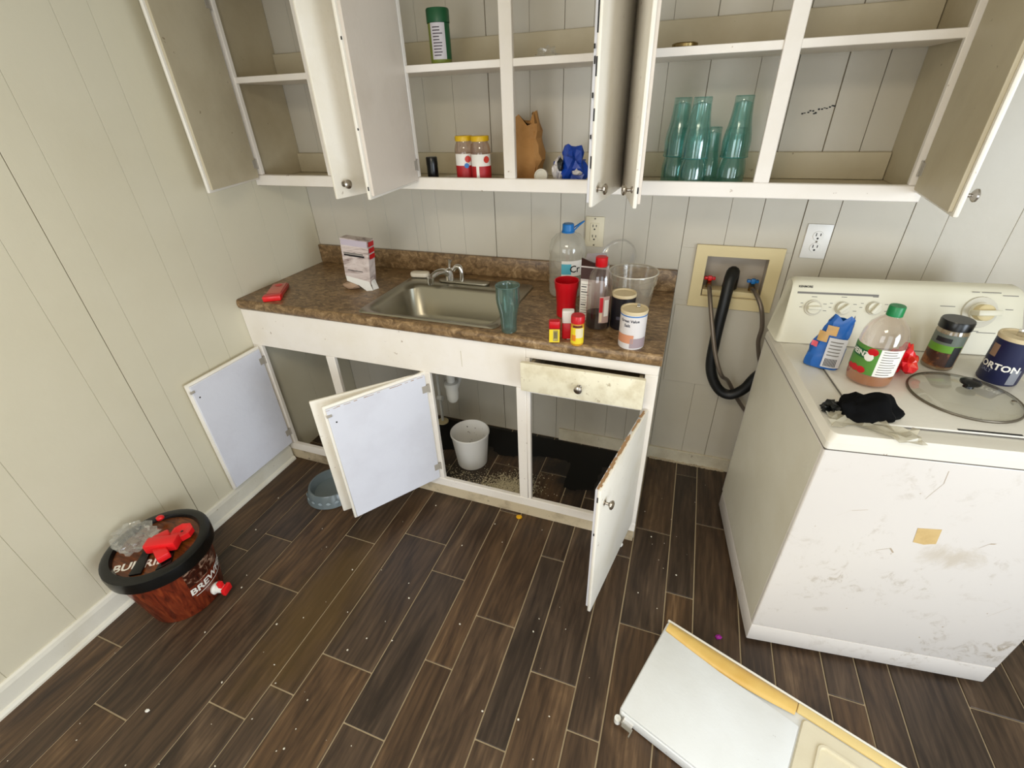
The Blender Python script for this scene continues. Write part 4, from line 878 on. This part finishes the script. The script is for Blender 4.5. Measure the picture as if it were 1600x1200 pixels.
# clear bag and lid leaning on the wall behind the jug
lb = thing('plastic_plate', 'clear round plastic cover leaning against the wall behind the tub', 'plate', (1.610, -0.0255, CT+0.0950))
lm = MB().lathe([(0.001, 0.0), (0.066, 0.0), (0.072, 0.004), (0.076, 0.010), (0.073, 0.010), (0.070, 0.005)], 36); lm.xf(Matrix.Translation((-0.02, -0.050, 0.050)) @ Matrix.Rotation(math.radians(-24), 4, 'Y') @ Matrix.Rotation(math.radians(56), 4, 'X')); lm.build('lid_disc', M_film, lb)
# canisters
def canister(name, label, loc, r, h, wall, lid_m, parts, ang=None):
    t = thing(name, label, 'canister', loc, (VIEW(loc[0], loc[1]) if ang is None else ang))
    MB().lathe([(0.001, 0.0), (r*0.97, 0.0), (r, 0.003), (r, h-0.003)], 36).build('body', wall, t)
    MB().lathe([(r+0.0008, h-0.010), (r+0.0016, h-0.003), (r+0.0005, h+0.001), (r-0.004, h+0.0008), (r-0.005, h-0.003), (0.001, h-0.003)], 36).build('lid', lid_m, t)
    for nm, a0, a1, z0, z1, mt in parts: cyl_patch(r+0.0007, a0, a1, z0, z1, seg=40).build(nm, mt, t)
    return t
M_lidc = plain('cardboard_lid', S(214, 196, 158), 0.6)
bkc = canister('black_canister', 'black canister with cream lid in front of the clear tub', (1.664, -0.418, CT+0.0003), 0.0415, 0.128, plain('black_label', S(24, 22, 28), 0.4), M_lidc, [('label_mark', -0.5, 0.2, 0.040, 0.052, plain('grey_purple', S(70, 66, 78), 0.5))])
MB().lathe([(0.0424, 0.118), (0.0424, 0.121)], 36).build('gold_line', plain('gold_line', S(140, 120, 90), 0.4), bkc)
wcn = canister('white_canister', 'white salt canister with blue rim stripe at the counter corner', (1.716, -0.556, CT+0.0003), 0.0425, 0.130, plain('white_label', S(222, 216, 214), 0.5), M_lidc,
               [('blue_stripe', -PI, PI, 0.114, 0.1175, M_blue), ('picture', -1.3, 0.15, 0.022, 0.052, plain('peach_print', S(206, 140, 104), 0.5)), ('picture', -0.1, 1.3, 0.006, 0.040, plain('mauve_print', S(160, 142, 146), 0.5))])
for s_, z, sz, a in (('Great Value', 0.100, 0.013, -0.25), ('Salt', 0.084, 0.014, -0.42)): cyl_map(text_mesh(s_, sz, bold=0.0003), 0.0432, a, z).build('lettering', plain('print_navy', S(52, 56, 72), 0.6), wcn, smooth=False)
sp = MB().box(-0.010, 0.012, -0.005, 0.005, 0.1275, 0.134); sp.build('pour_spout', M_chrome, wcn, bevel=0.001, loc=(-0.022, 0.012, 0))
# small spice containers
def jar_small(name, label, loc, w_, h, capm, capz, body, patches, sq=True):
    t = thing(name, label, 'spice jar', loc, VIEW(loc[0], loc[1]), 'small red-capped jars at the counter front')
    if sq:
        MB().prism(rrect(-w_*0.7, w_*0.7, -w_, w_, 0.006), 0, capz).build('body', body, t, bevel=0.002)
        MB().prism(rrect(-w_*0.74, w_*0.74, -w_*1.04, w_*1.04, 0.007), capz+0.0003, h).build('cap', capm, t, bevel=0.003)
        for nm, y0, y1, z0, z1, mt in patches: box(w_*0.7+0.0002, w_*0.7+0.0008, y0*w_, y1*w_, z0, z1).build(nm, mt, t, smooth=False)
    else:
        MB().lathe([(0.001, 0), (w_*0.95, 0), (w_, 0.004), (w_, capz-0.006), (w_*0.85, capz)], 28).build('body', body, t)
        MB().lathe([(w_*0.86, capz+0.0002), (w_*1.02, capz+0.001), (w_*1.03, h-0.004), (w_*0.95, h), (0.001, h)], 28).build('cap', capm, t)
        for nm, a0, a1, z0, z1, mt in patches: cyl_patch(w_+0.0006, a0, a1, z0, z1).build(nm, mt, t)
    return t
M_yel = plain('yellow_label', S(232, 206, 40), 0.5)
jar_small('spice_tin', 'small yellow spice tin with red cap, leftmost at the counter front', (1.4635, -0.603, CT+0.0003), 0.0185, 0.078, M_red, 0.052, plain('red_tin', S(150, 40, 20), 0.5),
          [('label', -0.95, 0.95, 0.002, 0.050, M_yel), ('label_white', -0.25, 0.7, 0.006, 0.047, M_inkwhite), ('barcode', -0.1, 0.5, 0.016, 0.040, M_inkgrey)])
jar_small('spice_box', 'white-topped red spice box between two yellow spice jars', (1.500, -0.562, CT+0.0003), 0.0195, 0.103, M_paperw, 0.058, M_red, [('white_panel', -0.1, 0.7, 0.0, 0.001, M_inkwhite)])
pj = jar_small('spice_jar', 'round yellow spice jar with red cap right of the spice box', (1.5415, -0.598, CT+0.0003), 0.0225, 0.104, M_red, 0.078, plain('amber_jar', S(206, 150, 40), 0.3),
          [('label', -1.2, 1.2, 0.008, 0.066, M_yel), ('label_white', -0.25, 0.95, 0.030, 0.064, plain('label_pale', S(226, 214, 180), 0.5)), ('label_dark', -0.7, 0.75, 0.066, 0.074, plain('label_maroon', S(90, 30, 24), 0.5)), ('label_orange', -0.9, -0.2, 0.018, 0.040, plain('label_orange', S(226, 130, 30), 0.5))], sq=False)

# ---------------------------------------------------------------- things in the wall cabinet
gb = thing('green_shaker', 'green capped shaker bottle on the upper shelf', 'shaker', (0.945, -0.235, 1.7373), VIEW(0.94, -0.235))
MB().lathe([(0.001, 0.0), (0.034, 0.0), (0.036, 0.004), (0.036, 0.112)], 30).build('body', plain('olive_body', S(112, 122, 40), 0.35), gb)
MB().lathe([(0.0362, 0.113), (0.0385, 0.113), (0.0385, 0.148), (0.036, 0.152), (0.001, 0.152)], 30).build('cap', M_dgreen, gb)
cyl_patch(0.0366, -0.85, 0.55, 0.012, 0.112).build('label', plain('label_grey', S(196, 190, 192), 0.5), gb)
cyl_patch(0.0366, 0.55, 1.4, 0.012, 0.112).build('label_green', M_dgreen, gb)
stuff(lines_on_cyl(0.0371, -0.15, 0.036, [0.022+0.0085*k for k in range(10)], 0.003).build('printed_lines', plain('print_maroon', S(60, 44, 54), 0.5), gb))
def preserve(loc, label):
    t = thing('pasta_sauce_jar', label, 'jar', loc, VIEW(loc[0], loc[1]), 'yellow-lidded jars in the wall cabinet')
    MB().lathe([(0.001, 0.004), (0.030, 0.0), (0.037, 0.006), (0.038, 0.05), (0.038, 0.115), (0.034, 0.130), (0.0295, 0.138), (0.0295, 0.146)], 30).build('body', clear('jar_glass', (0.92, 0.85, 0.80, 1), 0.09, 0.06, 0.10, S(190, 140, 120)), t)
    MB().lathe([(0.001, 0.005), (0.034, 0.004), (0.0365, 0.01), (0.0365, 0.088), (0.001, 0.088)], 26).build('contents', plain('sauce', S(150, 40, 28), 0.4), t)
    MB().lathe([(0.0300, 0.142), (0.0335, 0.142), (0.0340, 0.155), (0.032, 0.159), (0.001, 0.159)], 28).build('lid', M_yellow, t)
    return t
j1 = preserve((0.9915, -0.205, SHELF0), 'yellow-lidded jar of red preserve, left one of the pair'); 
j2 = copy_tree(j1); j2.location = (1.066, -0.225, SHELF0); j2['label'] = 'yellow-lidded jar of red preserve, right one of the pair'
for t, o in ((j1, 0.0), (j2, 0.25)):
    cyl_patch(0.0384, -1.2, 1.2, 0.010, 0.060).build('label_red', plain('label_crimson', S(176, 26, 30), 0.45), t)
    cyl_patch(0.0384, -1.2, 1.2, 0.060, 0.100).build('label_white', M_inkwhite, t)
    mm = ico(0.012, 2, (0.1, 1, 1)); mm.v = [(0.0392+x*0.1, y, z) for x, y, z in mm.v]; mm.xf(Matrix.Rotation(o+0.25, 4, 'Z') @ Matrix.Translation((0, 0, 0.082))); mm.build('fruit_print', plain('fruit_red', S(206, 60, 44), 0.5), t)
mm = MB().lathe([(0.0001, 0.0004), (0.009, 0.0)], 14); mm.xf(Matrix.Rotation(0.1, 4, 'Z') @ Matrix.Translation((0.0395, 0, 0.060)) @ Matrix.Rotation(PI/2, 4, 'Y')); mm.build('blue_seal', M_blue, j1)
cyl_patch(0.0390, -0.55, -0.25, 0.020, 0.070).build('side_strip', M_inkwhite, j2)
bt = thing('black_tube', 'short black cylinder at the left of the middle wall cabinet bay', 'tube', (0.856, -0.225, SHELF0))
MB().lathe([(0.001, 0), (0.021, 0), (0.0215, 0.002), (0.0215, 0.060)], 24).build('body', M_black, bt); MB().lathe([(0.0222, 0.0602), (0.0222, 0.086), (0.020, 0.089), (0.001, 0.089)], 24).build('cap', M_black, bt)
pbag = thing('paper_bag', 'crumpled brown paper bag standing behind the cabinet stile', 'bag', (1.205, -0.120, SHELF0), math.radians(-10))
m = MB(); q = random.Random(8); nx, nz = 20, 9
for k in range(nz+1):
    t = k/nz; wv_ = 0.062+0.014*math.sin(t*PI*1.0)-0.008*abs(math.sin(t*7)); dv = 0.034+0.006*math.sin(t*5)
    if 0.35 < t < 0.7: wv_ *= 0.86
    for i in range(nx):
        a = 2*PI*i/nx; cc, ss = math.cos(a), math.sin(a); e_ = 0.45
        x = math.copysign(abs(cc)**e_, cc)*wv_; y = math.copysign(abs(ss)**e_, ss)*dv; z = t*0.215
        if k == nz: z += q.uniform(-0.014, 0.010)-0.016*(0.0 < x < 0.045)+0.012*(x > 0.05)
        j_ = 0.0055 if 0 < k else 0.001
        m.v.append((x+q.uniform(-j_, j_)+0.012*math.sin(t*4.0), y+q.uniform(-j_, j_), z))
for k in range(nz):
    for i in range(nx): m.f.append((k*nx+i, k*nx+(i+1) % nx, (k+1)*nx+(i+1) % nx, (k+1)*nx+i))
m.f.append(tuple(range(nx-1, -1, -1)))
m.build('bag_paper', paint('kraft_paper', S(186, 136, 78), S(146, 98, 48), 0.7, 0.75, 14, world=False), pbag, solid=0.0008, ang=20)
wl_ = thing('white_disc', 'round white lid standing on edge beside the paper bag', 'lid', (1.306, -0.232, SHELF0))
lm = MB().lathe([(0.0001, 0.010), (0.019, 0.010), (0.020, 0.013), (0.0245, 0.012), (0.0255, 0.0), (0.0235, 0.0)], 26); lm.xf(Matrix.Translation((0, 0.0, 0.0255)) @ Matrix.Rotation(math.radians(78), 4, 'X')); lm.build('cap_shell', plain('cap_white', S(218, 212, 196), 0.4), wl_)
bw = thing('blue_wrapper', 'crumpled blue and white wrapper on the wall cabinet floor', 'wrapper', (1.392, -0.205, SHELF0))
ico(0.047, 3, (1.0, 0.8, 1.2), 0.9, 1.9, 12, cut=-0.052).build('blue_film', plain('blue_film', S(18, 66, 168), 0.3), bw, smooth=False, loc=(0.016, 0, 0.0525))
wm_ = plain('wrapper_white', S(214, 208, 206), 0.4)
ico(0.034, 3, (0.55, 0.7, 1.25), 0.8, 2.4, 31, cut=-0.038).build('white_film', wm_, bw, smooth=False, loc=(-0.026, -0.018, 0.040))
ico(0.016, 2, (0.8, 0.7, 1.3), 0.5, 2.4, 33).build('dark_opening', M_black, bw, smooth=False, loc=(-0.014, -0.036, 0.064))
ico(0.020, 2, (0.9, 0.6, 0.5), 0.6, 2.4, 35, cut=-0.008).build('white_film', wm_, bw, smooth=False, loc=(0.044, -0.028, 0.040))
jl = thing('jar_lid', 'flat metallic jar lid on the shelf above the teal tumblers', 'lid', (1.748, -0.250, 1.7373))
MB().lathe([(0.034, 0.0), (0.0365, 0.001), (0.0365, 0.008), (0.034, 0.0105), (0.030, 0.009), (0.0001, 0.009)], 32).build('lid_disc', plain('gold_metal', S(150, 130, 86), 0.25, 1.0), jl)
tag(ico(0.02, 3, (1.6, 0.8, 0.9), 0.9, 2.5, 3, cut=-0.008).build('plastic_scrap', M_film, loc=(1.318, -0.205, 1.7459)), 'small crumpled clear plastic scrap on the upper shelf', 'scrap')
tag(ico(0.014, 2, (1.4, 0.9, 0.8), 0.4, 3, 3, cut=-0.006).build('dark_lump', M_black, loc=(0.300, -0.140, 1.7436)), 'small dark lump on the shelf of the left cabinet bay', 'lump')
tag(MB().lathe([(0.001, 0), (0.036, 0), (0.042, 0.010), (0.040, 0.010), (0.034, 0.002), (0.001, 0.002)], 28).build('clear_dish', M_film, loc=(0.905, -0.14, SHELF0)), 'shallow clear dish behind the short black cylinder', 'dish')

# ---------------------------------------------------------------- things on the washing machine
WTOP = 0.9043
vb = thing('vinegar_bottle', 'clear vinegar bottle with green cap and amber liquid on the washer', 'bottle', (2.386, -0.585, WTOP), VIEW(2.37, -0.59))
MB().lathe([(0.001, 0.006), (0.040, 0.0), (0.052, 0.006), (0.0545, 0.02), (0.0545, 0.125), (0.052, 0.150), (0.044, 0.172), (0.028, 0.190), (0.0175, 0.198), (0.016, 0.208)], 36).build('body', clear('bottle_pet', (0.98, 0.95, 0.93, 1), 0.06, 0.08, 0.07, S(240, 212, 200)), vb)
MB().lathe([(0.001, 0.008), (0.040, 0.003), (0.051, 0.008), (0.0533, 0.02), (0.0533, 0.036), (0.001, 0.036)], 32).build('vinegar', clear('amber_liquid', (0.92, 0.66, 0.26, 1), 0.03, 0.1, 0.5, S(196, 116, 14)), vb)
MB().lathe([(0.0165, 0.200), (0.019, 0.200), (0.019, 0.224), (0.0175, 0.227), (0.001, 0.227)], 22).build('cap', M_green, vb)
cyl_patch(0.0552, -1.5, 0.12, 0.040, 0.120, seg=18).build('label_green', plain('label_leaf', S(86, 140, 54), 0.45), vb)
cyl_patch(0.0552, 0.12, 1.25, 0.040, 0.120, seg=18).build('label_white', M_inkwhite, vb)
stuff(lines_on_cyl(0.0557, 0.66, 0.048, [0.046+0.0075*k for k in range(10)], 0.0022).build('printed_lines', M_inkgrey, vb))
cyl_patch(0.0558, -1.25, -0.35, 0.084, 0.108).build('label_band', plain('label_deepgreen', S(20, 96, 48), 0.45), vb)
cyl_map(text_mesh('HEINZ', 0.020, bold=0.0006), 0.0564, -0.80, 0.096).build('lettering', M_inkwhite, vb, smooth=False)
for a, z, r_ in ((-0.18, 0.108, 0.013), (-0.75, 0.050, 0.012), (-0.42, 0.050, 0.012), (-1.05, 0.048, 0.010)):
    mm = ico(r_, 2, (0.06, 1, 0.85)); mm.xf(Matrix.Rotation(a, 4, 'Z') @ Matrix.Translation((0.0556, 0, z))); mm.build('apple_print', M_red, vb)
mm = ico(0.013, 2, (0.06, 0.9, 1)); mm.xf(Matrix.Rotation(-0.28, 4, 'Z') @ Matrix.Translation((0.0553, 0, 0.092))); mm.build('apple_print', M_inkwhite, vb)
# blue bag of flour / snack
bg = thing('blue_bag', 'crumpled blue and orange bag left of the vinegar bottle', 'bag', (2.282, -0.518, WTOP), VIEW(2.28, -0.52))
m = MB(); q = random.Random(9); nx, nz = 18, 8
for k in range(nz+1):
    t = k/nz; hw = 0.046*(1-0.35*t)*(1+0.08*math.sin(5*t)); hd = 0.030*(1-0.75*t)
    for i in range(nx):
        a = 2*PI*i/nx; cc, ss = math.cos(a), math.sin(a)
        j_ = 0.004 if k else 0.001
        m.v.append((math.copysign(abs(cc)**0.6, cc)*hd+q.uniform(-j_, j_), math.copysign(abs(ss)**0.6, ss)*hw+q.uniform(-j_, j_)+0.018*t*t, t*0.160+(q.uniform(-.012, .010) if k == nz else 0)))
for k in range(nz):
    for i in range(nx): m.f.append((k*nx+i, k*nx+(i+1) % nx, (k+1)*nx+(i+1) % nx, (k+1)*nx+i))
m.f.append(tuple(range(nx-1, -1, -1)))
m.build('bag_film', plain('bag_blue', S(22, 92, 170), 0.3), bg, solid=0.0006, ang=30)
def bagpatch(y0, y1, z0, z1, off=0.005):
    mm = MB(); ny, nz_ = 4, 4
    for a in range(nz_+1):
        z = z0+(z1-z0)*a/nz_; t = z/0.16; hd = 0.030*(1-0.75*t); hw = 0.046*(1-0.35*t)
        for b in range(ny+1):
            y = y0+(y1-y0)*b/ny; s_ = min(0.98, abs((y-0.018*t*t)/hw)); x = hd*max(0.15, (1-s_**(1/0.3)))**0.3
            mm.v.append((x+off, y, z))
    for a in range(nz_):
        for b in range(ny): k = a*(ny+1)+b; mm.f.append((k, k+1, k+ny+2, k+ny+1))
    return mm
bagpatch(0.000, 0.046, 0.008, 0.098).build('white_panel', plain('panel_silver', S(206, 204, 206), 0.5), bg)
for k in range(5): bagpatch(0.006, 0.040, 0.045+k*0.010, 0.048+k*0.010, 0.0062).build('panel_line', M_inkgrey, bg)
bc_ = MB()
for k in range(9): bb_ = bagpatch(0.006+k*0.0035, 0.0078+k*0.0035, 0.012, 0.036, 0.0062); bc_.add(bb_.v, bb_.f)
bc_.build('barcode', M_ink, bg)
bagpatch(-0.030, -0.004, 0.082, 0.112).build('orange_print', paint('bag_orange', S(206, 160, 90), S(150, 130, 110), 0.8, 0.35, 20, world=False), bg)
bagpatch(-0.014, 0.014, 0.104, 0.132).build('orange_print', paint('bag_orange', S(206, 160, 90), S(150, 130, 110), 0.8, 0.35, 20, world=False), bg)
bagpatch(-0.040, -0.024, 0.062, 0.078).build('pink_print', plain('pink_print', S(226, 96, 110), 0.4), bg)
# red wrapper
tag(ico(0.046, 3, (0.7, 0.9, 1.0), 0.9, 2.2, 21, cut=-0.036).build('red_wrapper', paint('red_foil', S(214, 22, 34), S(230, 140, 60), 0.35, 0.25, 26, world=False), smooth=False, loc=(2.482, -0.505, WTOP+0.0365)), 'crumpled red foil wrapper behind the vinegar bottle', 'wrapper')
# spice shaker
ss_ = thing('seasoning_shaker', 'seasoning shaker with black lid and green band on the washer', 'shaker', (2.597, -0.435, WTOP), VIEW(2.6, -0.43))
MB().lathe([(0.001, 0.003), (0.034, 0.0), (0.0375, 0.004), (0.0375, 0.115), (0.034, 0.124)], 32).build('body', clear('shaker_plastic', (0.70, 0.62, 0.50, 1), 0.12, 0.1, 0.35, S(160, 140, 110)), ss_)
MB().lathe([(0.001, 0.004), (0.0355, 0.004), (0.0355, 0.075), (0.001, 0.075)], 26).build('spice', plain('spice_tan', S(150, 116, 70), 0.8), ss_)
MB().lathe([(0.0345, 0.1245), (0.0385, 0.1245), (0.0390, 0.146), (0.037, 0.150), (0.001, 0.150)], 32).build('cap', M_black, ss_)
for nm, z0, z1, mt in (('label_brown', 0.012, 0.058, paint('label_food', S(62, 34, 20), S(190, 120, 60), 0.9, 0.45, 34, world=False)), ('label_green', 0.058, 0.080, plain('band_green', S(96, 146, 40), 0.45)), ('label_grey', 0.080, 0.112, plain('band_grey', S(96, 104, 94), 0.45))):
    cyl_patch(0.0381, -1.35, 1.2, z0, z1, seg=18).build(nm, mt, ss_)
cyl_patch(0.0385, -0.75, 0.25, 0.088, 0.102).build('logo_plate', M_ink, ss_)
cyl_patch(0.0385, 0.55, 1.15, 0.014, 0.078).build('label_black', M_ink, ss_)
# salt canister
sl = canister('salt_canister', 'dark blue salt canister with tan top at the right end of the washer', (2.7230, -0.478, WTOP), 0.0440, 0.136, plain('navy_label', S(20, 26, 66), 0.4), M_lidc, [('figure_print', -1.05, -0.6, 0.075, 0.110, plain('figure_tan', S(150, 120, 96), 0.5)), ('white_base_print', 0.5, 1.0, 0.006, 0.05, plain('grey_print', S(130, 132, 140), 0.5))])
cyl_map(text_mesh('MORTON', 0.025, bold=0.0008), 0.0449, -0.38, 0.050).build('lettering', M_inkwhite, sl, smooth=False)
cyl_map(text_mesh('SALT', 0.013, bold=0.0003), 0.0449, -0.7, 0.034).build('lettering', plain('print_steel', S(120, 126, 150), 0.5), sl, smooth=False)
MB().box(-0.003, 0.003, -0.010, 0.010, 0.134, 0.152).build('pour_spout', M_chrome, sl, bevel=0.001)
# glass pan lid
gl = thing('pan_lid', 'round glass pan lid with steel rim and black knob on the washer', 'lid', (2.600, -0.612, WTOP))
MB().lathe([(0.120, 0.004), (0.112, 0.010), (0.085, 0.020), (0.05, 0.027), (0.0001, 0.030)], 48).build('glass', clear('lid_glass', (0.94, 0.94, 0.91, 1), 0.06, 0.05, 0.10, S(180, 176, 158)), gl)
MB().lathe([(0.1185, 0.0), (0.1225, 0.0), (0.1235, 0.003), (0.1225, 0.006), (0.1185, 0.0055), (0.1185, 0.0)], 48).build('steel_rim', M_hinge, gl)
MB().lathe([(0.0001, 0.0302), (0.012, 0.0302), (0.011, 0.036), (0.022, 0.042), (0.023, 0.047), (0.016, 0.052), (0.0001, 0.053)], 24).build('lid_knob', M_black, gl)
MB().lathe([(0.0001, 0.0150), (0.005, 0.0140), (0.006, 0.012)], 12, (0.088, -0.030, 0.0085)).build('steam_vent', M_hinge, gl)
# black cloth glove with plastic
cg = thing('black_glove', 'crumpled black cloth with pale torn plastic on the washer edge', 'cloth', (2.328, -0.790, WTOP), math.radians(4))
bl = ico(0.062, 4, (1.15, 0.66, 0.86), 0.35, 1.8, 5, cut=-0.010)
bl.v = [(x, y, z*(1.0 if x > -0.03 else 0.75)) for x, y, z in bl.v]
bl.build('cloth', M_blackcloth, cg, loc=(0.008, 0.006, 0.0105))
ico(0.024, 3, (1.0, 0.8, 0.7), 0.8, 3, 6, cut=-0.006).build('cloth_cuff', M_black, cg, loc=(-0.066, 0.012, 0.0065), smooth=False)
m = MB(); q = random.Random(14); nx, ny = 11, 5
for a in range(ny+1):
    for b in range(nx+1):
        x = -0.085+0.185*b/nx; y = -0.075+0.060*a/ny+0.02*math.sin(b*0.5)-0.012*(b > 7)
        m.v.append((x+q.uniform(-.006, .006), y+q.uniform(-.006, .006), max(0.0006, 0.004+q.uniform(-.004, .010)*(0.4+a/ny))))
for a in range(ny):
    for b in range(nx): k = a*(nx+1)+b; m.f.append((k, k+1, k+nx+2, k+nx+1))
m.build('torn_plastic', clear('torn_film', (0.90, 0.89, 0.84, 1), 0.08, 0.25, 0.62, S(206, 198, 176)), cg, smooth=False)
